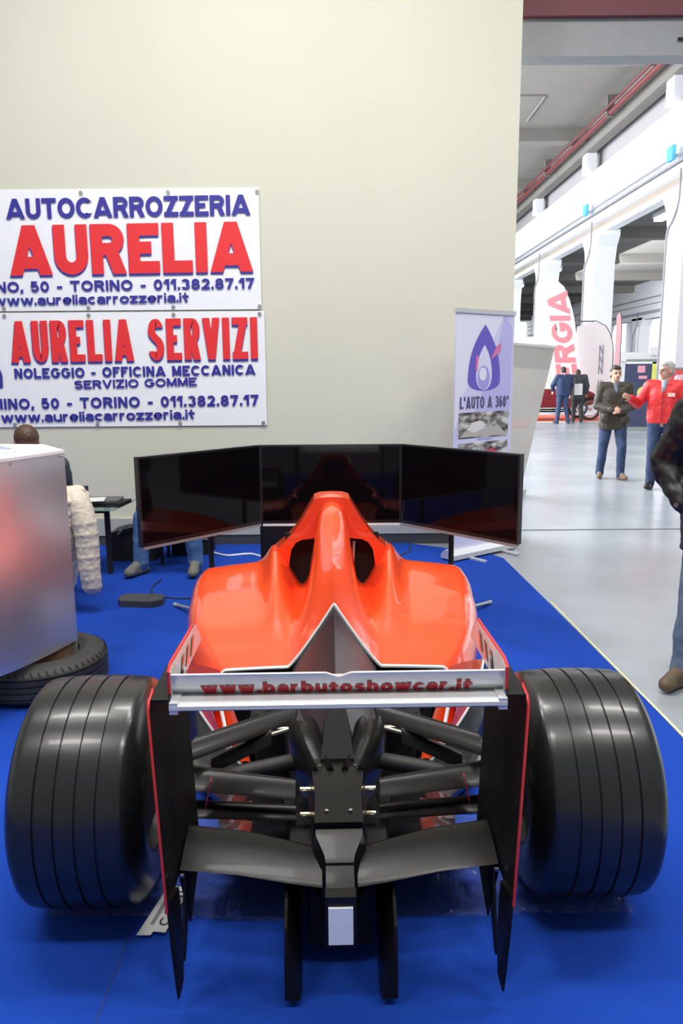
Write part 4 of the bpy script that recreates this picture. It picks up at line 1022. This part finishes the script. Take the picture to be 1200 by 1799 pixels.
def person(label, loc, rz, J, jacket=None, trousers=None, shoes=None, hair=None, voxel=.009, skin=SKIN, hairstyle='short', group=None, scale=1.0, jr=1.0, long_coat=.0, shirt=None, collar=True, hands=(None, None), head_turn=0.0, jdisp=.008, head_pitch=0.0):
    """J: joints in local space, facing -y. keys: pelvis chest neck head shR elR wrR shL elL wrL hipR kneeR ankR toeR hipL kneeL ankL toeL"""
    root = thing('person', label, 'person', loc, rz, group); root.scale = (scale,)*3
    J = {k: Vector(v) for k, v in J.items()}
    hd = J['head']; R = Matrix.Rotation(head_turn, 3, 'Z') @ Matrix.Rotation(head_pitch, 3, 'X')
    def H(x, y, z): return hd+R @ Vector((x, y, z))
    B = [('e', hd+R @ Vector((0, .012, .02)), (.076, .094, .098), R), ('e', H(0, -.018, -.045), (.060, .070, .072), R), ('e', H(0, -.045, -.088), (.034, .036, .026), R),
         ('c', H(0, -.088, .01), H(0, -.108, -.028), .010, .014), ('c', H(.016, -.085, -.036), H(-.016, -.085, -.036), .010, .010),
         ('c', H(-.03, -.078, .024), H(.03, -.078, .024), .013, .013), ('c', H(-.022, -.084, -.060), H(.022, -.084, -.060), .010, .010),
         ('e', H(.078, .012, -.012), (.012, .020, .032), R), ('e', H(-.078, .012, -.012), (.012, .020, .032), R),
         ('c', H(0, .012, -.05), J['neck'], .055, .062),
         ('c', J['neck'], J['chest'], .075, .13), ('c', J['chest'], J['pelvis'], .13, .135)]
    for s in 'RL':
        B += [('c', J['sh'+s], J['el'+s], .052, .042), ('c', J['el'+s], J['wr'+s], .040, .027), ('c', J['chest'], J['sh'+s], .09, .055),
              ('c', J['hip'+s], J['knee'+s], .085, .058), ('c', J['knee'+s], J['ank'+s], .055, .040), ('c', J['pelvis'], J['hip'+s], .11, .095), ('c', J['ank'+s], J['toe'+s], .038, .028)]
    for s, hnd in zip('RL', hands):
        fa = (J['wr'+s]-J['el'+s]).normalized()
        dv, pn, cu = hnd if hnd else (fa, Vector((-1 if s == 'R' else 1, .2, 0)), .35)
        B += hand_prims(J['wr'+s], dv, pn, 1.0, cu, 1 if s == 'R' else -1)
    body = blob('body', B, skin, root, min(voxel, .007), 2)
    for s in (-1, 1):
        bm = bmesh.new(); ellips(bm, H(s*.031, -.082, .002), (.0125, .009, .009), R, 10); obj('eye', bm, mat('eye_dark', (.05, .035, .03), .3), root)
        bm = bmesh.new(); tube(bm, [H(s*.016, -.0915, .020), H(s*.032, -.0925, .026), H(s*.048, -.080, .020)], .0038, 6); obj('eyebrow', bm, hair or BLK, root)
    bm = bmesh.new(); tube(bm, [H(-.022, -.0885, -.052), H(0, -.0965, -.050), H(.022, -.0885, -.052)], .0036, 6); obj('mouth', bm, mat('lip', (.36, .14, .12), .5), root)
    if hair:
        HP = [('e', H(0, .028, .040), (.083, .095, .090), R), ('e', H(0, .055, -.01), (.076, .068, .075), R), ('e', H(0, -.040, .082), (.062, .050, .034), R)]
        blob('hair', HP, hair, root, .007, 2, disp=.003, dscale=60)
    if trousers:
        T = [('c', J['pelvis']+Vector((0, 0, .02)), J['pelvis'], .11, .13)]
        for s in 'RL':
            an = J['ank'+s]; kn = J['knee'+s]; dn = (an-kn).normalized()
            T += [('c', J['pelvis'], J['hip'+s], .13, .115), ('c', J['hip'+s], kn, .105, .076), ('c', kn, an+dn*.01, .074, .062)]
            q = an+dn*.0; T += [('e', q, (.066, .07, .03))]
        blob('trousers', T, trousers, root, voxel, 3, disp=.007, dscale=9)
    if shoes:
        for s in 'RL':
            a, tq = J['ank'+s], J['toe'+s]; gx = (tq-a); gx.z = 0; gx.normalize(); base = min(a.z, tq.z)
            heel = a-gx*.045; heel.z = a.z-.055
            S = [('c', a+Vector((0, 0, -.005)), heel, .045, .038), ('c', heel, tq, .040, .036), ('c', a, tq+Vector((0, 0, .005)), .044, .034), ('e', tq-gx*.02, (.046, .046, .034))]
            zmin = (a.z-.088)
            def flat(me, zmin=zmin):
                for v in me.vertices:
                    if v.co.z < zmin: v.co.z = zmin
            sh = blob('shoe', S, shoes, root, .008, 2, post=flat)
    if jacket:
        jt = []
        sh_mid = (J['shR']+J['shL'])/2
        hem = J['pelvis']+Vector((0, 0, -long_coat))
        side = (J['shL']-J['shR']).normalized()
        for kx in (-1, 0, 1):
            jt += [('c', J['chest']+side*.07*kx, hem+side*.075*kx, .135*jr, .135*jr)]
        jt += [('c', J['shR'].lerp(J['shL'], .12), J['shR'].lerp(J['shL'], .88), .078*jr, .078*jr), ('c', J['neck'].lerp(J['chest'], .25), J['chest'], .09, .14*jr)]
        for s in 'RL':
            jt += [('c', J['sh'+s], J['el'+s], .078*jr, .066*jr), ('c', J['el'+s], J['wr'+s].lerp(J['el'+s], .06), .066*jr, .050*jr), ('c', J['chest'], J['sh'+s], .11*jr, .08*jr)]
        if collar:
            jt += [('c', J['neck'].lerp(hd, .18)+Vector((s*.045, .02, -.01)), J['neck']+Vector((s*.06, -.03, -.03)), .034, .04) for s in (-1, 1)] + [('c', J['neck'].lerp(hd, .22)+Vector((-.04, .045, -.01)), J['neck'].lerp(hd, .22)+Vector((.04, .045, -.01)), .032, .032)]
        hz_ = hem.z-.055
        def cut(me):
            for v in me.vertices:
                if v.co.z < hz_: v.co.z = hz_+(v.co.z-hz_)*.12
        blob('jacket', jt, jacket, root, voxel, 3, disp=jdisp, dscale=11, post=cut if J['pelvis'].z > .8 else None)
    if shirt:
        n = J['neck']; c = J['chest']; f = Vector((0, -.150*jr, 0))
        blob('shirt', [('c', n+Vector((0, -.055, -.02)), c+f+Vector((0, .012, .05)), .045, .018), ('c', n+Vector((-.035, -.03, -.02)), n+Vector((.035, -.03, -.02)), .04, .04)], shirt, root, voxel, 2)
    return root, J, H
STAND = dict(pelvis=(0, 0, .96), chest=(0, 0, 1.28), neck=(0, .01, 1.46), head=(0, -.01, 1.60), shR=(-.19, 0, 1.40), shL=(.19, 0, 1.40), elR=(-.24, .03, 1.12), elL=(.24, .03, 1.12), wrR=(-.24, -.06, .88), wrL=(.24, -.06, .88),
             hipR=(-.095, 0, .90), hipL=(.095, 0, .90), kneeR=(-.11, -.02, .50), kneeL=(.11, -.02, .50), ankR=(-.12, .02, .09), ankL=(.12, .02, .09), toeR=(-.14, -.13, .045), toeL=(.14, -.13, .045))
def P(**k):
    d = dict(STAND); d.update(k); return d
OLIVE = mat('olive_wax_cotton', (.050, .042, .030), .6, noise_amt=.3, nscale=6); JEANS = mat('blue_denim', (.035, .065, .16), .8, noise_amt=.45, nscale=9)
JEANP = mat('pale_denim', (.17, .24, .33), .8, noise_amt=.35, nscale=7); JEANL = mat('light_blue_denim', (.09, .20, .42), .8, noise_amt=.35, nscale=7)
NAVY = mat('navy_cloth', (.025, .045, .12), .75, noise_amt=.2); REDJ = mat('red_jacket_cloth', (.70, .025, .03), .5, noise_amt=.12)
BLKJ = mat('black_jacket_nylon', (.010, .012, .012), .5, noise_amt=.3, nscale=7, bump=.3, bscale=10); DGREY = mat('dark_grey_cloth', (.035, .042, .045), .8)
HAIRD = mat('dark_brown_hair', (.030, .020, .014), .6); HAIRG = mat('grey_hair', (.42, .41, .40), .7); HAIRB = mat('brown_hair', (.075, .034, .02), .55, bump=.3, bscale=80)
SHOEB = mat('brown_suede', (.17, .115, .075), .8); SHOEG = mat('grey_suede', (.15, .145, .12), .8); SHOED = mat('dark_shoe', (.02, .02, .02), .5)

# man in olive jacket, hands together
pr, J, H = person('dark-haired man in open olive jacket and jeans, hands together, walking toward the stand', (4.0, 11.25, 0), math.radians(-8),
    P(elR=(-.25, -.02, 1.12), wrR=(-.06, -.21, 1.06), elL=(.26, -.02, 1.11), wrL=(.06, -.215, 1.04), ankR=(-.15, .06, .09), toeR=(-.18, -.09, .045), kneeR=(-.13, 0, .5), ankL=(.12, -.12, .09), toeL=(.17, -.27, .045), kneeL=(.12, -.12, .5)),
    OLIVE, JEANS, SHOEB, HAIRD, shirt=mat('grey_shirt', (.12, .13, .17), .8), long_coat=.14, jr=1.06, scale=.96, voxel=.010,
    hands=((Vector((.9, -.35, 0)), Vector((0, .9, -.3)), .8), (Vector((-.9, -.3, .05)), Vector((0, .9, -.3)), .8)), head_turn=math.radians(8))
for s in (-1, 1): blob('pocket', [('e', (s*.14, -.155, .92), (.075, .028, .07))], OLIVE, pr, .010, 2)
# man in red jacket, turned left with raised arm
pr, J, H = person('grey-haired man in bright red jacket, turned left with one arm raised', (4.27, 10.15, 0), math.radians(-32),
    P(elR=(-.33, -.05, 1.16), wrR=(-.38, -.30, 1.24), elL=(.27, .02, 1.14), wrL=(.26, -.08, .92)), REDJ, NAVY, SHOED, HAIRG, shirt=mat('grey_blue_shirt', (.25, .28, .36), .7), jr=1.05, voxel=.010, scale=.985, head_turn=math.radians(-38), skin=mat('skin_tan', (.50, .27, .20), .55))
bx('chest_patch', (.06, .15, -.162, -.150, 1.26, 1.31), mat('pale_patch', (.75, .45, .42), .6), pr, bevel=.003)
bm = bmesh.new(); prism(bm, [(-.004, .95), (.004, .95), (.004, 1.38), (-.004, 1.38)], 'y', -.163, -.150); obj('zip', bm, mat('dark_red_zip', (.25, .01, .015), .5), pr, smooth=False)
# near man in black padded jacket, partly out of frame
pr, J, H = person('man in black padded jacket and faded jeans standing by the carpet edge, hand in pocket', (1.86, 3.55, 0), math.radians(-38),
    P(elR=(-.36, .10, 1.14), wrR=(-.22, -.03, .96), shR=(-.21, 0, 1.42), shL=(.21, 0, 1.42), ankR=(-.18, .0, .09), toeR=(-.22, -.15, .045), kneeR=(-.15, .0, .5), hipR=(-.11, 0, .9)), BLKJ, JEANP, mat('brown_boot', (.13, .09, .055), .6), HAIRD, long_coat=.17, jr=1.22, voxel=.009, jdisp=.016, scale=.975)
bm = bmesh.new(); disc(bm, (-.22, -.195, .98), .011, .01, 'y', 14); obj('snap_button', bm, STEEL, pr)
# pair far away by the vintage car, backs to the camera
pr, J, H = person('man in navy jacket and blue jeans seen from behind beside the vintage car', (6.75, 23.4, 0), math.radians(188),
    P(elR=(-.30, -.08, 1.16), wrR=(-.22, -.25, 1.0), elL=(.30, -.08, 1.16), wrL=(.22, -.25, 1.0), head=(0, -.07, 1.58), ankR=(-.19, .02, .09), ankL=(.17, .02, .09), toeR=(-.22, -.13, .045), toeL=(.2, -.13, .045)), NAVY, JEANS, SHOED, HAIRD, voxel=.014, long_coat=.06, jr=1.1, scale=1.0)
pr, J, H = person('person in dark grey coat holding a white sheet beside the man in navy', (7.36, 23.9, 0), math.radians(170),
    P(head=(.02, -.13, 1.50), neck=(0, -.06, 1.42), chest=(0, -.02, 1.27), elL=(-.0+.26, .02, 1.12), wrL=(.24, -.02, .88), elR=(-.27, 0, 1.12), wrR=(-.26, -.05, .9)), DGREY, DGREY, SHOED, HAIRD, voxel=.014, long_coat=.22, jr=1.0)
t = thing('paper_sheet', 'white paper sheet held by the person in the dark grey coat', 'paper', (7.30, 23.68, .85), .2); bx('sheet', (-.13, .13, -.004, .004, 0, .34), WHITEP, t); 
pr, J, H = person('person with dark hair far off at the right edge behind the red jacket', (7.75, 17.3, 0), math.radians(160), P(), mat('mauve_coat', (.42, .30, .33), .8), JEANS, SHOED, HAIRD, voxel=.016)
# seated man behind the counter
SIT = dict(pelvis=(0, 0, .53), chest=(0, -.03, .83), neck=(0, -.06, 1.0), head=(0, -.10, 1.12), shR=(-.19, -.03, .95), shL=(.19, -.03, .95), elR=(-.24, -.12, .72), elL=(.24, -.12, .72), wrR=(-.15, -.34, .70), wrL=(.15, -.34, .70),
           hipR=(-.1, -.02, .51), hipL=(.1, -.02, .51), kneeR=(-.14, -.42, .52), kneeL=(.14, -.42, .52), ankR=(-.14, -.40, .098), ankL=(.14, -.40, .098), toeR=(-.15, -.55, .05), toeL=(.15, -.55, .05))
def S_(**k):
    d = dict(SIT); d.update(k); return d
person('brown-haired seated man in dark jacket behind the silver counter', (-2.13, 5.2, 0.0), math.radians(-150), S_(), mat('slate_jacket', (.045, .06, .075), .7), NAVY, SHOED, HAIRB, voxel=.010, jr=.98)
# person crouched forward on a stool behind the left screen, only the legs in view
person('seated person in light blue jeans and grey suede shoes behind the left screen', (-1.37, 6.32, 0.0), 0,
    S_(pelvis=(0, .02, .44), hipR=(-.1, 0, .43), hipL=(.1, 0, .43), chest=(.02, -.22, .62), neck=(.02, -.34, .70), head=(.02, -.44, .72), shR=(-.17, -.27, .66), shL=(.2, -.27, .66), elR=(-.20, -.38, .47), elL=(.22, -.38, .47), wrR=(-.04, -.47, .42), wrL=(.08, -.47, .42),
       kneeR=(-.20, -.40, .47), kneeL=(.19, -.40, .44), ankR=(-.235, -.40, .10), ankL=(.20, -.38, .10), toeR=(-.30, -.54, .052), toeL=(.205, -.56, .052)), NAVY, JEANL, SHOEG, HAIRD, voxel=.009, head_pitch=.6)
st_ = thing('low_stool', 'low dark stool under the seated person behind the left screen', 'stool', (-1.37, 6.36, 0)); bx('seat', (-.17, .17, -.15, .15, .26, .30), BLK, st_, bevel=.01)
for x in (-.14, .14):
    for y in (-.12, .12): bx('leg', (x-.012, x+.012, y-.012, y+.012, .007, .26), BLK, st_)

# cream quilted jacket hanging over the chair back
CREAM = mat('cream_nylon', (.62, .55, .45), .45, bump=.35, bscale=28)
qj = thing('quilted_jacket', 'cream quilted puffer jacket hanging over the chair back', 'jacket', (0, 0, 0))
pm = []
xs0, ys0 = -1.78, 5.05
for k in range(8):
    z = .76-.078*k; q_ = (xs0-.035-.012*k, ys0+.03-.01*k, z); pm.append(('e', q_, (.10-.003*k, .22, .056))); pm.append(('e', (q_[0], q_[1], z-.04), (.093-.003*k, .21, .056)))
pm.append(('c', (-1.93, 4.98, .80), (-1.78, 5.1, .80), .055, .05))
blob('jacket_body', pm, CREAM, qj, .008, 2, disp=.005, dscale=20)
pm = []
sl = smoothpath([(-1.755, 4.99, .745), (-1.705, 4.96, .62), (-1.69, 4.95, .47), (-1.685, 4.94, .32), (-1.675, 4.94, .19)], 8)
n = 9
for k in range(n):
    p = sl[int(k*(len(sl)-1)/(n-1))]; r = lerp(.092, .068, k/(n-1)); pm.append(('e', p, (r, r, .052))); pm += [('c', p, sl[min(len(sl)-1, int((k+1)*(len(sl)-1)/(n-1)))], r*.95, r*.94)]
blob('sleeve', pm, CREAM, qj, .006, 4, disp=.003, dscale=30)
blob('collar', [('c', (-1.96, 4.98, .84), (-1.83, 5.02, .80), .042, .036)], CREAM, qj, .008, 2)
bm = bmesh.new(); disc(bm, (-1.86, 4.80, .22), .008, .008, 'y', 12); obj('snap_button', bm, GR, qj)

# ------------------------------------------------------------ far displays: flags, posters, vintage car
def feather(name, label, x, y, base, topz, wid, m, lean=0.0, pole=True, curve=1.0):
    t = thing(name, label, 'flag', (x, y, 0)); n = 16; pts = []
    for k in range(n+1):
        z = lerp(base, topz, k/n); f = k/n
        pts.append((wid/2*(1 if f < .6 else math.sqrt(max(0, 1-((f-.6)/.4)**2))) + lean*z, z))
    lft = [(-wid/2+lean*z, z) for (_, z) in pts[:-1]]
    bm = bmesh.new(); prism(bm, pts+lft[::-1], 'y', 0, .01); obj('flag_cloth', bm, m, t, smooth=False)
    if pole:
        bm = bmesh.new(); tube(bm, [(wid/2+.01+lean*0, .03, 0.02)]+[(p[0]+.02, .03, p[1]) for p in pts]+[(-wid/2+lean*topz, .03, topz)], .03, 8); obj('pole', bm, mat('dark_pole', (.15, .15, .17), .5), t)
    bm = bmesh.new(); lathe(bm, [(0, .001), (0, .3), (.04, .3), (.04, .001)], 'z', 20, (wid/2, 0, 0)); obj('base', bm, GR, t)
    return t
FLAGW = mat('flag_white', (.80, .80, .81), .7); PINKR = mat('flag_red_ink', (.82, .26, .30), .6)
f1 = feather('feather_flag', 'tall white feather flag with big red letters reading upward', 8.2, 27.2, .6, 4.7, 1.0, FLAGW, lean=-.17, pole=False)
def vtext(name, s, cx, z0, z1, wd, y, m, par, lean, th=.24):
    me = text_mesh2(s, z1-z0, wd, th)
    for v in me.vertices:
        z = z0+v.co.x; v.co = (cx+wd*.5-v.co.y+lean*z, y-v.co.z*6, z)
    me.name = name; return finish(name, me, m, par, smooth=False)
vtext('lettering', 'ERGIA', .0, 1.25, 4.3, .72, -.012, PINKR, f1, -.17)
bx('print_band', (-.42-.17, .48-.17, -.012, -.004, .85, 1.12), PINKR, f1)
f2 = feather('feather_flag', 'white rounded feather flag with thin dark edge and small dark letters', 9.3, 28.5, .35, 3.35, 1.35, FLAGW, 0)
vtext('lettering', 'C ZZZ', .25, .9, 2.5, .16, -.012, mat('faint_ink', (.25, .27, .35), .6), f2, 0)
f3 = feather('feather_flag', 'pale narrow flag with a red vertical strip behind the others', 11.75, 33, 1.2, 4.0, .22, mat('flag_pink', (.82, .45, .48), .7), 0)
f4 = feather('feather_flag', 'white flag with tiny grey lettering between the two larger flags', 8.55, 29.5, .5, 2.6, .6, FLAGW, -.06, pole=False)
for k in range(6): bx('print_mark', (-.1-.03*k*.0, .1, -.012, -.004, .8+.28*k, .9+.28*k), MATS['faint_ink'], f4)
def pull(name, label, x, y, w_, h_, m, cat='banner'):
    t = thing(name, label, cat, (x, y, 0)); bx('panel', (-w_/2, w_/2, 0, .02, .1, h_), m, t); bx('top_rail', (-w_/2, w_/2, -.02, .04, h_, h_+.05), GR, t); bx('base_cassette', (-w_/2-.03, w_/2+.03, -.12, .12, 0, .1), GR, t); return t
po = pull('roll_up_banner', 'dark blue roll-up poster with pink and yellow print behind the two talking men', 7.9, 20.4, .82, 1.82, mat('poster_navy', (.055, .065, .13), .5))
bx('print_side', (.30, .41, -.006, 0, .1, 1.80), mat('poster_yellow', (.72, .72, .15), .5), po)
bx('print_title', (-.08, .12, -.006, 0, 1.52, 1.70), mat('poster_pink', (.75, .35, .42), .5), po); bx('print_title', (-.04, .18, -.006, 0, 1.36, 1.44), MATS['poster_pink'], po)
bm = bmesh.new(); disc(bm, (.1, -.006, 1.0), .16, .008, 'y', 24); obj('print_circle', bm, MATS['poster_yellow'], po, smooth=False)
bx('header', (-.40, .40, -.006, 0, 1.75, 1.81), WHITEP, po)
pull('roll_up_banner', 'bright red roll-up panel just left of the grey-haired man', 9.3, 21.5, .5, 1.60, mat('panel_red', (.80, .10, .12), .5))
pull('roll_up_banner', 'narrow orange roll-up panel beside the rounded white flag', 10.3, 29.2, .42, 1.35, mat('panel_orange', (.82, .28, .12), .5))
for i, (x, y, w_, h_, c, lab) in enumerate(((13.0, 36, 2.6, 2.4, (.80, .80, .80), 'white exhibition wall panel far behind the talking men'), (16.8, 38, 3.4, 2.7, (.78, .80, .82), 'wide white exhibition wall panel at the far right'),
        (5.6, 40, 3.0, 2.5, (.80, .80, .80), 'white exhibition wall panel far behind the leaning banner'), (10.0, 42, 3.0, 3.4, (.72, .72, .66), 'beige exhibition wall panel far behind the rounded flag'))):
    t = thing('display_wall', lab, 'display wall', (x, y, 0)); bx('panel', (-w_/2, w_/2, 0, .08, 0, h_), mat('stand_panel_%d' % i, c, .6), t, bevel=.01); bx('fascia', (-w_/2, w_/2, -.1, 0, h_-.4, h_-.1), WHITEP, t)
    bx('foot', (-w_/2, -w_/2+.1, -.4, .3, 0, .05), GR, t); bx('foot', (w_/2-.1, w_/2, -.4, .3, 0, .05), GR, t)
dc = thing('carpet', 'orange red display carpet under the vintage car', 'carpet'); bx('carpet_sheet', (4.0, 9.2, 24.2, 28, .0005, .01), mat('orange_carpet', (.75, .12, .06), .9), dc)
bx('white_border', (4.0, 9.2, 24.05, 24.2, .0005, .011), WHITEP, dc)
dc2 = thing('carpet', 'blue and pink strip of carpet behind the talking men', 'carpet'); bx('carpet_sheet', (9.3, 16, 22.5, 27, .0005, .01), mat('pink_carpet', (.62, .25, .32), .9), dc2); bx('blue_border', (9.3, 16, 22.2, 22.5, .0005, .012), mat('blue_border', (.08, .15, .5), .9), dc2)

# vintage car, side view, nose to the right
vc = thing('vintage_car', 'dark red and black vintage roadster with wire wheels on the red carpet', 'car', (0, 0, 0))
VB = mat('vintage_red', (.22, .02, .025), .3, coat=.8); VK = mat('vintage_black', (.02, .018, .02), .25, coat=.6)
cy = 25.4; wx = 8.02; wx2 = 5.3
bm = bmesh.new()
prism(bm, [(4.6, .45), (4.7, .80), (5.4, .95), (6.0, .92), (6.3, 1.02), (7.0, 1.0), (8.05, .93), (8.22, .85), (8.25, .5), (7.5, .42), (5.6, .40)], 'y', cy-.5, cy+.5); obj('body', bm, VB, vc, bevel=.05, seg=3)
for x in (wx, wx2):
    for sy in (-.65, .65):
        wl = bpy.data.objects.new('wheel', None); C.objects.link(wl); wl.parent = vc; wl.location = (x, cy+sy, .36)
        bm = bmesh.new(); lathe(bm, [(-.07, .27), (-.07, .34), (0, .355), (.07, .34), (.07, .27)], 'y', 32); obj('tyre', bm, TYRE2, wl)
        bm = bmesh.new(); lathe(bm, [(-.05, .25), (-.05, .275), (.05, .275), (.05, .25)], 'y', 28); obj('rim', bm, CHROME, wl)
        bm = bmesh.new(); disc(bm, (0, -.03*(1 if sy < 0 else -1), 0), .05, .1, 'y', 12); obj('hub', bm, CHROME, wl)
        bm = bmesh.new()
        for k in range(24):
            a = 2*PI*k/24; tube(bm, [(.04*math.cos(a+.4), -.03, .04*math.sin(a+.4)), (.26*math.cos(a), 0, .26*math.sin(a))], .006, 4)
        sp = obj('spokes', bm, CHROME, wl); sp['kind'] = 'stuff'
for sy in (-.68, .68):
    for x, a0, a1 in ((wx, .12*PI, .95*PI), (wx2, .1*PI, PI)):
        bm = bmesh.new(); rings = []
        for k in range(11):
            a = lerp(a0, a1, k/10); r = .42
            rings.append([(x+r*math.cos(a), cy+sy-.12, .38+r*math.sin(a)), (x+r*math.cos(a), cy+sy+.12, .38+r*math.sin(a)), (x+(r+.02)*math.cos(a), cy+sy+.10, .38+(r+.02)*math.sin(a)), (x+(r+.02)*math.cos(a), cy+sy-.10, .38+(r+.02)*math.sin(a))])
        loft(bm, rings); obj('fender', bm, VK, vc)
    bx('running_board', (wx2+.4, wx-.45, cy+sy-.12, cy+sy+.12, .28, .33), VK, vc)
bm = bmesh.new(); prism(bm, [(8.4, .30), (8.62, .36), (8.62, .42), (8.40, .60), (8.3, .62), (8.28, .5)], 'y', cy-.85, cy-.55); obj('front_wing_tip', bm, VK, vc)
bm = bmesh.new(); tube(bm, [(8.62, cy-.7, .42), (8.66, cy, .42), (8.62, cy+.7, .42)], .03, 8); obj('bumper', bm, CHROME, vc)
bx('windscreen', (6.35, 6.38, cy-.45, cy+.45, 1.0, 1.32), mat('car_glass', (.6, .7, .75), .1, alpha=.4), vc)
for sy in (-.4, .4):
    bm = bmesh.new(); ellips(bm, (8.32, cy+sy, .82), (.12, .1, .1)); obj('headlamp', bm, CHROME, vc)
